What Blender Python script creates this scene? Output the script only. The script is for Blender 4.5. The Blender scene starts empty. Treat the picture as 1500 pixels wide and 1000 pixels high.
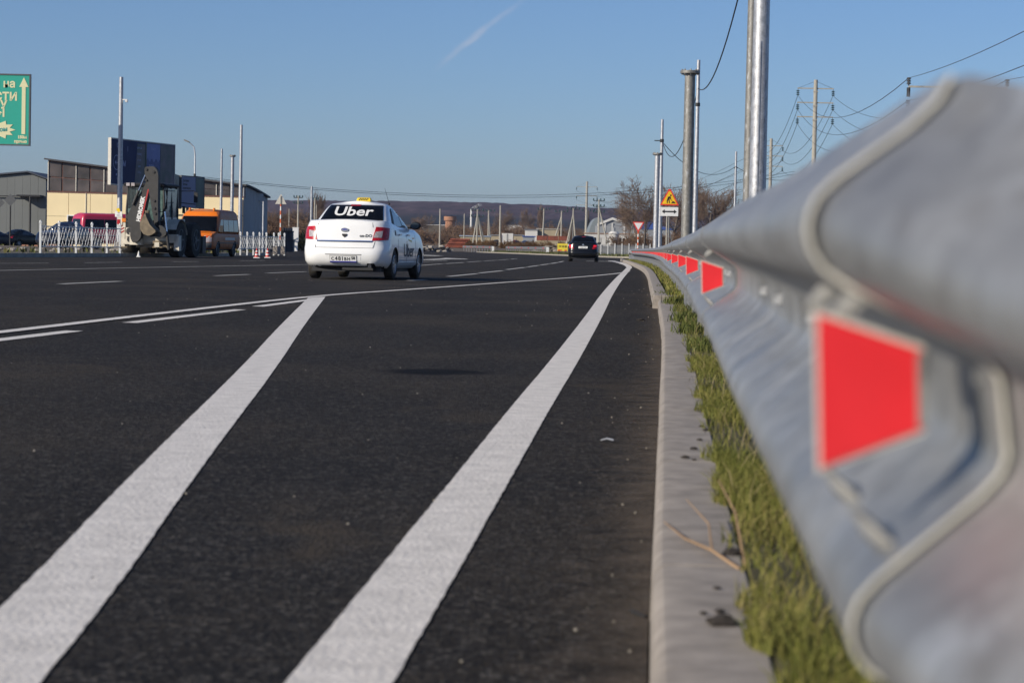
import bpy, math, random
import numpy as np
from mathutils import Vector, Matrix
R = math.radians
random.seed(7); rng = np.random.default_rng(7)
S = bpy.context.scene
COL = S.collection

# ------------------------------------------------------------------ camera
FPX, CAMH = 3333.0, 0.65
_p, _r = R(2.333), R(1.15)
FW = Vector((0, math.cos(_p), -math.sin(_p)))
_rt = Vector((1, 0, 0)); _up = _rt.cross(FW)
UP = math.cos(_r) * _up - math.sin(_r) * _rt
RT = math.cos(_r) * _rt + math.sin(_r) * _up
cd = bpy.data.cameras.new('camera'); cam = bpy.data.objects.new('camera', cd); COL.objects.link(cam)
cd.sensor_width = 22.3; cd.lens = FPX / 1500 * 22.3; cd.clip_start = .05; cd.clip_end = 20000
cd.dof.use_dof = True; cd.dof.focus_distance = 42; cd.dof.aperture_fstop = 5.6
m3 = Matrix((RT, UP, -FW)).transposed().to_4x4()
cam.matrix_world = Matrix.Translation((0, 0, CAMH)) @ m3
S.camera = cam

# ------------------------------------------------------------------ light
SUN_EL, SUN_AZ = R(24), R(235)            # azimuth clockwise from +Y
SD = Vector((math.sin(SUN_AZ) * math.cos(SUN_EL), math.cos(SUN_AZ) * math.cos(SUN_EL), math.sin(SUN_EL)))
W = bpy.data.worlds.new('World'); S.world = W; W.use_nodes = True
S.view_settings.view_transform = 'Standard'; S.view_settings.look = 'None'
S.view_settings.exposure = 0.0; S.view_settings.gamma = 1; S.view_settings.use_curve_mapping = False
S.render.engine = 'CYCLES'
S.cycles.use_denoising = True; S.cycles.max_bounces = 6; S.cycles.volume_bounces = 0
S.cycles.use_adaptive_sampling = True; S.cycles.adaptive_threshold = .012
sl = bpy.data.lights.new('sun', 'SUN'); sl.energy = 4.8; sl.angle = R(.53); sl.color = (1, .91, .77)
so = bpy.data.objects.new('sun', sl); COL.objects.link(so)
so.rotation_euler = (-SD).to_track_quat('-Z', 'Y').to_euler()

def ray(x, y): return FW + RT * ((x - 750) / FPX) - UP * ((y - 500) / FPX)
def at(x, y, Y):
    d = ray(x, y); d = d * (Y / d.y); return Vector((d.x, d.y, d.z + CAMH))

def world_nodes():
    nt = W.node_tree; nt.nodes.clear(); N = nt.nodes.new; L = nt.links.new
    out = N('ShaderNodeOutputWorld'); bg = N('ShaderNodeBackground'); sky = N('ShaderNodeTexSky')
    sky.sky_type = 'NISHITA'; sky.sun_disc = False; sky.sun_elevation = SUN_EL; sky.sun_rotation = SUN_AZ
    sky.altitude = 150; sky.air_density = .9; sky.dust_density = .6; sky.ozone_density = 6.6
    bg.inputs[1].default_value = .1
    # thin old contrail high in the air: a narrow band along a great circle
    d1, d2 = ray(628, 106).normalized(), ray(772, -2).normalized()
    n = d1.cross(d2).normalized(); e = (d2 - d1).normalized()
    tc = N('ShaderNodeTexCoord'); nz = N('ShaderNodeTexNoise'); nz.inputs['Scale'].default_value = 45
    L(tc.outputs['Generated'], nz.inputs['Vector'])
    dn = N('ShaderNodeVectorMath'); dn.operation = 'DOT_PRODUCT'; dn.inputs[1].default_value = n
    de = N('ShaderNodeVectorMath'); de.operation = 'DOT_PRODUCT'; de.inputs[1].default_value = e
    L(tc.outputs['Generated'], dn.inputs[0]); L(tc.outputs['Generated'], de.inputs[0])
    ad = N('ShaderNodeMath'); ad.operation = 'MULTIPLY_ADD'; ad.inputs[1].default_value = .006; ad.inputs[2].default_value = -.003
    L(nz.outputs[0], ad.inputs[0])
    sm = N('ShaderNodeMath'); sm.operation = 'ADD'; L(dn.outputs['Value'], sm.inputs[0]); L(ad.outputs[0], sm.inputs[1])
    ab = N('ShaderNodeMath'); ab.operation = 'ABSOLUTE'; L(sm.outputs[0], ab.inputs[0])
    mr = N('ShaderNodeMapRange'); mr.interpolation_type = 'SMOOTHERSTEP'
    mr.inputs[1].default_value = 0; mr.inputs[2].default_value = .0023; mr.inputs[3].default_value = 1; mr.inputs[4].default_value = 0
    L(ab.outputs[0], mr.inputs[0])
    a1, a2 = d1.dot(e), d2.dot(e)
    m1 = N('ShaderNodeMapRange'); m1.interpolation_type = 'SMOOTHSTEP'
    m1.inputs[1].default_value = a1; m1.inputs[2].default_value = a1 + (a2 - a1) * .35; m1.inputs[3].default_value = 0; m1.inputs[4].default_value = 1
    L(de.outputs['Value'], m1.inputs[0])
    m2 = N('ShaderNodeMapRange'); m2.interpolation_type = 'SMOOTHSTEP'
    m2.inputs[1].default_value = a1 + (a2 - a1) * .5; m2.inputs[2].default_value = a2 + (a2 - a1) * .15; m2.inputs[3].default_value = 1; m2.inputs[4].default_value = 0
    L(de.outputs['Value'], m2.inputs[0])
    p1 = N('ShaderNodeMath'); p1.operation = 'MULTIPLY'; L(mr.outputs[0], p1.inputs[0]); L(m1.outputs[0], p1.inputs[1])
    p2 = N('ShaderNodeMath'); p2.operation = 'MULTIPLY'; L(p1.outputs[0], p2.inputs[0]); L(m2.outputs[0], p2.inputs[1])
    n2 = N('ShaderNodeTexNoise'); n2.inputs['Scale'].default_value = 160; L(tc.outputs['Generated'], n2.inputs['Vector'])
    p3 = N('ShaderNodeMath'); p3.operation = 'MULTIPLY'; L(p2.outputs[0], p3.inputs[0]); L(n2.outputs[0], p3.inputs[1])
    p4 = N('ShaderNodeMath'); p4.operation = 'MULTIPLY'; L(p3.outputs[0], p4.inputs[0]); p4.inputs[1].default_value = .42
    mx = N('ShaderNodeMix'); mx.data_type = 'RGBA'; L(p4.outputs[0], mx.inputs[0]); L(sky.outputs[0], mx.inputs[6])
    mx.inputs[7].default_value = (6.5, 6.4, 6.3, 1)
    tn = N('ShaderNodeMix'); tn.data_type = 'RGBA'; tn.blend_type = 'MULTIPLY'; tn.inputs[0].default_value = 1; tn.inputs[7].default_value = (1.0, .945, 1.0, 1); L(mx.outputs[2], tn.inputs[6]); L(tn.outputs[2], bg.inputs[0]); L(bg.outputs[0], out.inputs[0])
world_nodes()

# ------------------------------------------------------------------ materials
MATS = {}
def mat(name, col, rough=.6, metal=0., var=.12, scale=6., bump=0., bscale=None, spec=.5, col2=None, coat=0., emit=None, stretch=(1, 1, 1)):
    if name in MATS: return MATS[name]
    m = bpy.data.materials.new(name); m.use_nodes = True; nt = m.node_tree; N = nt.nodes.new; L = nt.links.new
    b = nt.nodes['Principled BSDF']; b.inputs['Roughness'].default_value = rough; b.inputs['Metallic'].default_value = metal
    b.inputs['Specular IOR Level'].default_value = spec
    if coat: b.inputs['Coat Weight'].default_value = coat; b.inputs['Coat Roughness'].default_value = .05
    if emit: b.inputs['Emission Color'].default_value = (*emit[0], 1); b.inputs['Emission Strength'].default_value = emit[1]
    tc = N('ShaderNodeTexCoord'); mp = N('ShaderNodeMapping'); mp.inputs['Scale'].default_value = stretch
    L(N('ShaderNodeNewGeometry').outputs['Position'] if name == 'kerb_concrete' else tc.outputs['Object'], mp.inputs[0])
    nz = N('ShaderNodeTexNoise'); nz.inputs['Scale'].default_value = scale; nz.inputs['Detail'].default_value = 6; L(mp.outputs[0], nz.inputs['Vector'])
    cr = N('ShaderNodeValToRGB'); c2 = col2 or tuple(min(1, c * (1 + var)) for c in col); c1 = tuple(c * (1 - var) for c in col)
    cr.color_ramp.elements[0].color = (*c1, 1); cr.color_ramp.elements[1].color = (*c2, 1)
    cr.color_ramp.elements[0].position = .32; cr.color_ramp.elements[1].position = .68
    L(nz.outputs[0], cr.inputs[0]); L(cr.outputs[0], b.inputs['Base Color'])
    if bump:
        n2 = N('ShaderNodeTexNoise'); n2.inputs['Scale'].default_value = bscale or scale * 8; n2.inputs['Detail'].default_value = 4; L(mp.outputs[0], n2.inputs['Vector'])
        bp = N('ShaderNodeBump'); bp.inputs['Strength'].default_value = .6; bp.inputs['Distance'].default_value = bump
        L(n2.outputs[0], bp.inputs['Height']); L(bp.outputs[0], b.inputs['Normal'])
    MATS[name] = m; return m

def asphalt():
    m = bpy.data.materials.new('asphalt'); m.use_nodes = True; nt = m.node_tree; N = nt.nodes.new; L = nt.links.new
    b = nt.nodes['Principled BSDF']; b.inputs['Roughness'].default_value = .85; b.inputs['Specular IOR Level'].default_value = .12
    tc = N('ShaderNodeTexCoord'); ob = tc.outputs['Object']
    def noise(s, d=4, st=(1, 1, 1)):
        mp = N('ShaderNodeMapping'); mp.inputs['Scale'].default_value = st; L(ob, mp.inputs[0])
        n = N('ShaderNodeTexNoise'); n.inputs['Scale'].default_value = s; n.inputs['Detail'].default_value = d; L(mp.outputs[0], n.inputs['Vector']); return n.outputs[0]
    def ramp(x, p0, c0, p1, c1):
        r = N('ShaderNodeValToRGB'); r.color_ramp.elements[0].position = p0; r.color_ramp.elements[1].position = p1
        r.color_ramp.elements[0].color = (*c0, 1); r.color_ramp.elements[1].color = (*c1, 1); L(x, r.inputs[0]); return r.outputs[0]
    def mix(f, a, c, blend='MIX'):
        x = N('ShaderNodeMix'); x.data_type = 'RGBA'; x.blend_type = blend
        if isinstance(f, (int, float)): x.inputs[0].default_value = f
        else: L(f, x.inputs[0])
        for k, q in ((6, a), (7, c)):
            if isinstance(q, tuple): x.inputs[k].default_value = (*q, 1)
            else: L(q, x.inputs[k])
        return x.outputs[2]
    base = ramp(noise(.8, 5), .3, (.0185, .0162, .0138), .7, (.0265, .0232, .0200))
    # long faint wheel streaks along the carriageway
    base = mix(ramp(noise(2.2, 3, (1.3, .05, 1)), .45, (0, 0, 0), .75, (.5, .5, .5)), base, (.030, .0285, .027))
    # dry dust patches
    du = ramp(noise(.62, 7, (1, .55, 1)), .45, (0, 0, 0), .66, (.85, .85, .85))
    base = mix(du, base, (.058, .047, .034))
    # chips of aggregate
    v = N('ShaderNodeTexVoronoi'); v.inputs['Scale'].default_value = 85; L(ob, v.inputs['Vector'])
    sp = N('ShaderNodeSeparateColor'); L(v.outputs['Color'], sp.inputs[0])
    base = mix(ramp(noise(38, 3), .5, (0, 0, 0), .72, (.7, .7, .7)), base, (.036, .031, .026))
    base = mix(ramp(noise(21, 4), .28, (.8, .8, .8), .46, (0, 0, 0)), base, (.006, .0056, .0052))
    base = mix(ramp(sp.outputs[0], .66, (0, 0, 0), 1, (.8, .8, .8)), base, (.13, .118, .104))
    base = mix(ramp(sp.outputs[1], .6, (0, 0, 0), 1, (.75, .75, .75)), base, (.007, .007, .008))
    # soft cast shadow across the empty lane, painted into the asphalt colour
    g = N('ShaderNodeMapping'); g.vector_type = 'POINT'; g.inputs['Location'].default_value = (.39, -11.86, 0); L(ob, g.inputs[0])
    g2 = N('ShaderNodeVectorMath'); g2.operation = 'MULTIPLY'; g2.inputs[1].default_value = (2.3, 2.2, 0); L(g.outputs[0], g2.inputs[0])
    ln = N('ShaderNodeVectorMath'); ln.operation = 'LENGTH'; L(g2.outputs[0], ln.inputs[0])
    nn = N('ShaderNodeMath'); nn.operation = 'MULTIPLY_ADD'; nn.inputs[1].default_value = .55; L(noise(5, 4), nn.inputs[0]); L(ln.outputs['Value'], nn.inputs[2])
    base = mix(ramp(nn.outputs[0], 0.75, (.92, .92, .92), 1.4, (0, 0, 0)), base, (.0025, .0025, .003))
    # blown dust lying in a few larger patches
    for cx, cy, sx, sy, k in ((-.42, 5.1, 1.25, .62, .85), (.33, 5.6, 2.2, .5, .5), (-1.35, 5.0, 1.3, .5, .5), (-.2, 9.0, 1.2, .35, .4), (.5, 10.5, 1.6, .3, .6), (-2.2, 11.5, .8, .4, .45)):
        a = N('ShaderNodeVectorMath'); a.operation = 'MULTIPLY_ADD'; a.inputs[1].default_value = (sx, sy, 0); a.inputs[2].default_value = (-cx * sx, -cy * sy, 0); L(ob, a.inputs[0])
        l2 = N('ShaderNodeVectorMath'); l2.operation = 'LENGTH'; L(a.outputs[0], l2.inputs[0])
        q = N('ShaderNodeMath'); q.operation = 'MULTIPLY_ADD'; q.inputs[1].default_value = 1.5; L(noise(4.5, 7, (1, .5, 1)), q.inputs[0]); L(l2.outputs['Value'], q.inputs[2])
        base = mix(ramp(q.outputs[0], .72, (k, k, k), 1.5, (0, 0, 0)), base, (.072, .057, .04))
    # scuffs of pale dust dragged across the shoulder and the empty lane
    base = mix(ramp(noise(3.2, 5, (.9, 5, 1)), .58, (0, 0, 0), .74, (.6, .6, .6)), base, (.08, .067, .052))
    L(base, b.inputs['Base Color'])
    hb = N('ShaderNodeMath'); hb.operation = 'ADD'; L(v.outputs['Distance'], hb.inputs[0]); L(noise(260, 2), hb.inputs[1])
    bp = N('ShaderNodeBump'); bp.inputs['Strength'].default_value = 1; bp.inputs['Distance'].default_value = .006
    L(hb.outputs[0], bp.inputs['Height']); L(bp.outputs[0], b.inputs['Normal'])
    return m

def galv(name='galvanised_steel', base=(.30, .305, .305), metal=.5, rough=.42):
    if name in MATS: return MATS[name]
    m = bpy.data.materials.new(name); m.use_nodes = True; nt = m.node_tree; N = nt.nodes.new; L = nt.links.new
    b = nt.nodes['Principled BSDF']; b.inputs['Metallic'].default_value = metal; b.inputs['Roughness'].default_value = rough
    tc = N('ShaderNodeTexCoord'); ob = tc.outputs['Object']
    v = N('ShaderNodeTexVoronoi'); v.inputs['Scale'].default_value = 55; L(ob, v.inputs['Vector'])
    sp = N('ShaderNodeSeparateColor'); L(v.outputs['Color'], sp.inputs[0])
    n = N('ShaderNodeTexNoise'); n.inputs['Scale'].default_value = 9; n.inputs['Detail'].default_value = 6; L(ob, n.inputs['Vector'])
    a = N('ShaderNodeMath'); a.operation = 'MULTIPLY_ADD'; a.inputs[1].default_value = .25; L(sp.outputs[0], a.inputs[0]); L(n.outputs[0], a.inputs[2])
    cr = N('ShaderNodeValToRGB'); e = cr.color_ramp.elements; e[0].position = .35; e[1].position = .85
    e[0].color = (*[c * .78 for c in base], 1); e[1].color = (*[min(1, c * 1.22) for c in base], 1); L(a.outputs[0], cr.inputs[0])
    n2 = N('ShaderNodeTexNoise'); n2.inputs['Scale'].default_value = 16; n2.inputs['Detail'].default_value = 5
    mp = N('ShaderNodeMapping'); mp.inputs['Scale'].default_value = (1, 1, .35); L(ob, mp.inputs[0]); L(mp.outputs[0], n2.inputs['Vector'])
    c2 = N('ShaderNodeValToRGB'); c2.color_ramp.elements[0].position = .58; c2.color_ramp.elements[1].position = .72
    c2.color_ramp.elements[1].color = (.6, .6, .6, 1); L(n2.outputs[0], c2.inputs[0])
    mx = N('ShaderNodeMix'); mx.data_type = 'RGBA'; L(c2.outputs[0], mx.inputs[0]); L(cr.outputs[0], mx.inputs[6]); mx.inputs[7].default_value = (.55, .58, .61, 1)
    n3 = N('ShaderNodeTexNoise'); n3.inputs['Scale'].default_value = 34; n3.inputs['Detail'].default_value = 7; m4 = N('ShaderNodeMapping'); m4.inputs['Scale'].default_value = (1, .5, .22); L(ob, m4.inputs[0]); L(m4.outputs[0], n3.inputs['Vector'])
    c3 = N('ShaderNodeValToRGB'); c3.color_ramp.elements[0].position = .54; c3.color_ramp.elements[1].position = .76; c3.color_ramp.elements[1].color = (.75, .75, .75, 1); L(n3.outputs[0], c3.inputs[0])
    mg = N('ShaderNodeMix'); mg.data_type = 'RGBA'; L(c3.outputs[0], mg.inputs[0]); L(mx.outputs[2], mg.inputs[6]); mg.inputs[7].default_value = (.17, .155, .13, 1)
    L(mg.outputs[2], b.inputs['Base Color'])
    bn = N('ShaderNodeBump'); bn.inputs['Strength'].default_value = .35; bn.inputs['Distance'].default_value = .003; L(n.outputs[0], bn.inputs['Height']); L(bn.outputs[0], b.inputs['Normal'])
    rr = N('ShaderNodeMapRange'); rr.inputs[3].default_value = rough - .1; rr.inputs[4].default_value = rough + .22; L(n.outputs[0], rr.inputs[0]); L(rr.outputs[0], b.inputs['Roughness'])
    MATS[name] = m; return m

def leafy(name, cols, rough=.7):
    if name in MATS: return MATS[name]
    m = bpy.data.materials.new(name); m.use_nodes = True; nt = m.node_tree; N = nt.nodes.new; L = nt.links.new
    b = nt.nodes['Principled BSDF']; b.inputs['Roughness'].default_value = rough; b.inputs['Specular IOR Level'].default_value = .2
    g = N('ShaderNodeNewGeometry'); cr = N('ShaderNodeValToRGB'); e = cr.color_ramp.elements
    while len(e) < len(cols): e.new(.5)
    for k, c in enumerate(cols): e[k].position = k / (len(cols) - 1); e[k].color = (*c, 1)
    tc = N('ShaderNodeTexCoord'); nz = N('ShaderNodeTexNoise'); nz.inputs['Scale'].default_value = 1.6; L(tc.outputs['Object'], nz.inputs['Vector'])
    a = N('ShaderNodeMath'); a.operation = 'MULTIPLY_ADD'; a.inputs[1].default_value = .55; L(g.outputs['Random Per Island'], a.inputs[0])
    s = N('ShaderNodeMath'); s.operation = 'MULTIPLY_ADD'; s.inputs[1].default_value = .9; s.inputs[2].default_value = -.22; L(nz.outputs[0], s.inputs[0]); L(s.outputs[0], a.inputs[2])
    L(a.outputs[0], cr.inputs[0]); L(cr.outputs[0], b.inputs['Base Color'])
    MATS[name] = m; return m

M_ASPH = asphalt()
M_PAINT = mat('road_paint', (.72, .68, .62), .75, var=.12, scale=11, bump=.007, bscale=75)
M_PAINTFAR = mat('worn_road_paint', (.52, .50, .45), .8, var=.2, scale=3)
M_KERB = mat('kerb_concrete', (.285, .252, .218), .9, var=.22, scale=14, bump=.0012, bscale=160)
M_SOIL = mat('dry_soil', (.13, .10, .073), .95, var=.35, scale=.6, bump=.02, bscale=9)
M_DUST = mat('pale_dust', (.16, .125, .095), .95, var=.3, scale=8)
M_GALV = galv(); M_POLE = galv('galvanised_pole', (.44, .45, .47), .6, .42)
M_GALVD = galv('dull_galvanised_pole', (.22, .215, .2), .4, .5)
M_CONC = mat('pole_concrete', (.36, .34, .29), .85, var=.12, scale=4)
M_RED = mat('reflector_red', (.72, .022, .03), .35, var=.05, scale=30, coat=.3)
M_CREAM = mat('plate_edge', (.58, .55, .48), .5, var=.08)
M_WHITE = mat('white_car_paint', (.86, .86, .84), .28, var=.015, coat=.7)
M_BLACK = mat('black_car_paint', (.005, .0055, .007), .3, var=.1, coat=.25, spec=.3)
M_BLUECAR = mat('navy_car_paint', (.008, .012, .028), .3, var=.1, coat=.3, spec=.3)
M_PINK = mat('crimson_van_paint', (.50, .03, .075), .32, var=.05, coat=.5)
M_ORANGE = mat('orange_van_paint', (.85, .20, .008), .35, var=.06, scale=2, coat=.4)
M_ORSIDE = mat('shaded_dusty_orange', (.62, .15, .02), .5, var=.25, scale=3, col2=(.46, .19, .08))  # darker copy of the van orange: shade of its flank painted in, dusty mottling
M_GLASS = mat('dark_glass', (.004, .0045, .005), .08, var=.2, spec=.35)
M_SGLASS = mat('side_glass', (.03, .04, .05), .04, var=.2, spec=1.0)
M_RUB = mat('tyre_rubber', (.018, .017, .016), .8, var=.3, scale=12)
M_TREAD = mat('dusty_tyre_rubber', (.035, .031, .026), .9, var=.35, scale=9)
M_RIM = mat('alloy_rim', (.42, .43, .45), .35, metal=.7)
M_DARK = mat('black_plastic', (.016, .016, .017), .6)
M_GREYP = mat('grey_plastic', (.085, .09, .095), .6)
M_CHROME = mat('chrome', (.62, .63, .66), .12, metal=1.)
M_TAIL = mat('red_lens', (.42, .006, .012), .22, var=.25, scale=22, coat=.25)
M_TAILB = mat('brake_light_lit', (.6, .01, .01), .2, emit=((1, .03, .05), .55))
M_CLEAR = mat('clear_lens', (.40, .36, .36), .2, var=.3, scale=30, coat=.4)
M_AMBER = mat('amber_lens', (.75, .22, .01), .25, coat=.5)
M_YEL = mat('taxi_yellow', (.80, .56, .01), .4, var=.03)
M_WH = mat('white_plate', (.74, .74, .72), .5, var=.03)
M_INK = mat('black_ink', (.012, .012, .013), .6)
M_BLUEP = mat('plate_blue', (.035, .04, .3), .5)
M_SEAM = mat('panel_gap', (.05, .05, .05), .7)
M_WPOST = mat('white_fence_paint', (.66, .67, .66), .5, var=.06)
M_DIRTW = mat('dirty_white_paint', (.62, .57, .47), .55, var=.12, scale=5)
M_GREY1 = mat('machine_grey', (.030, .029, .028), .6, var=.22, scale=5)
M_BUCKET = mat('worn_bucket_steel', (.17, .135, .09), .65, metal=.3, var=.3, scale=6)
M_ROD = mat('hydraulic_rod', (.55, .58, .66), .2, metal=1)
M_REDST = mat('red_stripe', (.36, .02, .02), .5)
M_WOODP = mat('tarred_pole', (.10, .082, .062), .9, var=.3)
M_INS = mat('green_glass_insulator', (.02, .05, .045), .2)
M_WIRE = mat('wire', (.03, .03, .033), .6)
M_RUST = mat('rusty_pipe', (.20, .055, .03), .8, var=.3, scale=2)
M_CLOD = mat('dry_clod', (.034, .028, .024), .95, var=.3, scale=60)

# ------------------------------------------------------------------ mesh helper
class MB:
    def __init__(s): s.v = []; s.f = []; s.m = []
    def add(s, vs, fs, mi=0):
        o = len(s.v); s.v += [tuple(v) for v in vs]; s.f += [tuple(i + o for i in f) for f in fs]; s.m += [mi] * len(fs)
    def box(s, c, d, rz=0, mi=0, rx=0, ry=0):
        Mx = Matrix.Rotation(rz, 3, 'Z') @ Matrix.Rotation(ry, 3, 'Y') @ Matrix.Rotation(rx, 3, 'X'); c = Vector(c)
        vs = [c + Mx @ Vector((x * d[0] / 2, y * d[1] / 2, z * d[2] / 2)) for z in (-1, 1) for y in (-1, 1) for x in (-1, 1)]
        s.add(vs, [(0, 2, 3, 1), (4, 5, 7, 6), (0, 1, 5, 4), (2, 6, 7, 3), (0, 4, 6, 2), (1, 3, 7, 5)], mi); return s
    def cyl(s, a, b, r0, r1=None, n=10, mi=0, caps=True):
        r1 = r0 if r1 is None else r1; a, b = Vector(a), Vector(b); z = (b - a).normalized()
        x = z.orthogonal().normalized(); y = z.cross(x)
        vs = [p + (x * math.cos(6.28318 * k / n) + y * math.sin(6.28318 * k / n)) * r for p, r in ((a, r0), (b, r1)) for k in range(n)]
        fs = [(k, (k + 1) % n, n + (k + 1) % n, n + k) for k in range(n)]
        if caps: fs += [tuple(range(n - 1, -1, -1)), tuple(range(n, 2 * n))]
        s.add(vs, fs, mi); return s
    def tube(s, pts, r, n=6, mi=0):
        pts = [Vector(p) for p in pts]; vs = []; fs = []
        t0 = (pts[1] - pts[0]).normalized(); x = t0.orthogonal().normalized()
        for i, p in enumerate(pts):
            t = (pts[min(i + 1, len(pts) - 1)] - pts[max(i - 1, 0)]).normalized()
            x = (x - t * x.dot(t)).normalized(); y = t.cross(x); rr = r[i] if isinstance(r, (list, tuple)) else r
            vs += [p + (x * math.cos(6.28318 * k / n) + y * math.sin(6.28318 * k / n)) * rr for k in range(n)]
        for i in range(len(pts) - 1):
            fs += [(i * n + k, i * n + (k + 1) % n, (i + 1) * n + (k + 1) % n, (i + 1) * n + k) for k in range(n)]
        fs += [tuple(range(n - 1, -1, -1)), tuple(range((len(pts) - 1) * n, len(pts) * n))]
        s.add(vs, fs, mi); return s
    def prism(s, poly, fn, w0, w1, mi=0):
        n = len(poly); vs = [fn(u, v, w) for w in (w0, w1) for u, v in poly]
        s.add(vs, [tuple(range(n - 1, -1, -1)), tuple(range(n, 2 * n))] + [(k, (k + 1) % n, n + (k + 1) % n, n + k) for k in range(n)], mi); return s
    def grid(s, rows, mi=0, close=False):
        nr, nc = len(rows), len(rows[0]); fs = []
        for i in range(nr - 1):
            for j in range(nc if close else nc - 1):
                k = (j + 1) % nc; fs.append((i * nc + j, i * nc + k, (i + 1) * nc + k, (i + 1) * nc + j))
        s.add([p for r in rows for p in r], fs, mi); return s
    def ball(s, c, r, n=8, k=5, sq=(1, 1, 1), mi=0):
        rows = []
        for i in range(k + 1):
            a = math.pi * i / k
            rows.append([(c[0] + r * sq[0] * math.sin(a) * math.cos(6.28318 * j / n), c[1] + r * sq[1] * math.sin(a) * math.sin(6.28318 * j / n), c[2] + r * sq[2] * math.cos(a)) for j in range(n)])
        return s.grid(rows[::-1], mi, True)
    def mesh(s, name, mats, ang=35):
        me = bpy.data.meshes.new(name); me.from_pydata(s.v, [], s.f)
        for m in (mats if isinstance(mats, (list, tuple)) else [mats]): me.materials.append(m)
        if any(s.m): me.polygons.foreach_set('material_index', s.m)
        me.update()
        if ang: me.shade_smooth(); me.set_sharp_from_angle(angle=R(ang))
        return me
    def obj(s, name, mats, parent=None, ang=35): return link(name, s.mesh(name, mats, ang), parent)

def link(name, me, parent=None, loc=None, rz=None):
    o = bpy.data.objects.new(name, me); COL.objects.link(o)
    if parent: o.parent = parent
    if loc is not None: o.location = loc
    if rz is not None: o.rotation_euler = (0, 0, rz)
    return o
def tag(o, label=None, cat=None, group=None, kind=None):
    if label: o['label'] = label
    if cat: o['category'] = cat
    if group: o['group'] = group
    if kind: o['kind'] = kind
    return o
def thing(name, label, cat, loc=(0, 0, 0), rz=0, group=None):
    return tag(link(name, None, None, loc, rz), label, cat, group)
def copy_tree(o, parent=None):
    c = o.copy(); COL.objects.link(c)
    if parent: c.parent = parent
    for ch in list(o.children): copy_tree(ch, c)
    return c
def np_mesh(name, V, F, mats, smooth=False):
    me = bpy.data.meshes.new(name); V = np.asarray(V, np.float32); F = np.asarray(F, np.int32); k = F.shape[1]
    me.vertices.add(len(V)); me.vertices.foreach_set('co', V.ravel()); me.loops.add(F.size); me.loops.foreach_set('vertex_index', F.ravel())
    me.polygons.add(len(F)); me.polygons.foreach_set('loop_start', np.arange(len(F), dtype=np.int32) * k); me.polygons.foreach_set('loop_total', np.full(len(F), k, np.int32))
    me.update(calc_edges=True); me.validate()
    for m in (mats if isinstance(mats, (list, tuple)) else [mats]): me.materials.append(m)
    if smooth: me.shade_smooth()
    return me
_tc = {}
def text(body, size, bold=0., align='CENTER', sx=1., shear=0.):
    k = (body, size, bold, align, sx, shear)
    if k not in _tc:
        c = bpy.data.curves.new('t', 'FONT'); c.body = body; c.size = size; c.align_x = align; c.align_y = 'CENTER'; c.offset = bold; c.shear = shear; c.resolution_u = 3
        o = bpy.data.objects.new('t', c); COL.objects.link(o)
        me = bpy.data.meshes.new_from_object(o.evaluated_get(bpy.context.evaluated_depsgraph_get()))
        v = [(p.co.x * sx, p.co.y) for p in me.vertices]; f = [tuple(p.vertices) for p in me.polygons]
        bpy.data.objects.remove(o); bpy.data.curves.remove(c); bpy.data.meshes.remove(me); _tc[k] = (v, f)
    return _tc[k]
def put_text(mb, fn, *a, mi=0, **kw):
    v, f = text(*a, **kw); mb.add([fn(x, y) for x, y in v], f, mi)

def ss(a, b, x): t = np.clip((np.asarray(x, float) - a) / (b - a), 0, 1); return t * t * (3 - 2 * t)

# ------------------------------------------------------------------ road layout (metres; +Y away from the camera)
KERB = [(-.07, -8), (.0, -3), (.05, 0), (.17, 2.75), (.33, 5.2), (.70, 10.7), (1.12, 17), (1.49, 23.3), (1.78, 28), (2.54, 41.6), (3.25, 54), (4.2, 72.6), (5.08, 95.4), (5.85, 116), (6.35, 133), (6.9, 146)]
RCORN = [(8.2, 154), (12, 160), (20, 164), (60, 170)]
FARK = [(70, 196), (24, 197), (14, 201), (10.07, 206.6), (8.5, 214.7), (6.8, 228), (4.93, 243.5), (2.6, 264), (.63, 285), (-2.5, 310), (-5.6, 335)]
FARL = [(-11.5, 332), (-13, 305), (-25, 262), (-70, 240)]
LEFTK = [(-70, 176), (-30, 158), (-18, 144), (-14.6, 134), (-13.7, 126), (-13.75, 116), (-14.5, 104), (-15.9, 92), (-17.5, 78), (-20.3, 55), (-26, 8), (-28, -8)]
ROADP = KERB + RCORN + FARK + FARL + LEFTK
_P = np.array(ROADP, float)
def sdist(X, Y):
    X = np.asarray(X, float); Y = np.asarray(Y, float); d = np.full(X.shape, 1e9); ins = np.zeros(X.shape, bool)
    for i in range(len(_P)):
        a, b = _P[i], _P[(i + 1) % len(_P)]; e = b - a
        t = np.clip(((X - a[0]) * e[0] + (Y - a[1]) * e[1]) / (e @ e), 0, 1)
        d = np.minimum(d, np.hypot(X - a[0] - t * e[0], Y - a[1] - t * e[1]))
        c = (a[1] > Y) != (b[1] > Y)
        with np.errstate(divide='ignore', invalid='ignore'): ins ^= c & (X < (b[0] - a[0]) * (Y - a[1]) / (b[1] - a[1] + 1e-12) + a[0])
    return np.where(ins, -d, d)
def zt(X, Y):
    s = sdist(X, Y)
    base = .13 + .32 * ss(5, 30, s) + .55 * ss(40, 150, s) + 1.5 * ss(300, 1200, s)
    return np.where(s < 2.5, -.06, -.06 + (base + .06) * ss(2.5, 5.2, s))
def gz(X, Y): return float(zt(np.array([X]), np.array([Y]))[0])
def base(px, Y, y=360):
    p = at(px, y, Y); return Vector((p.x, Y, gz(p.x, Y)))

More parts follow.
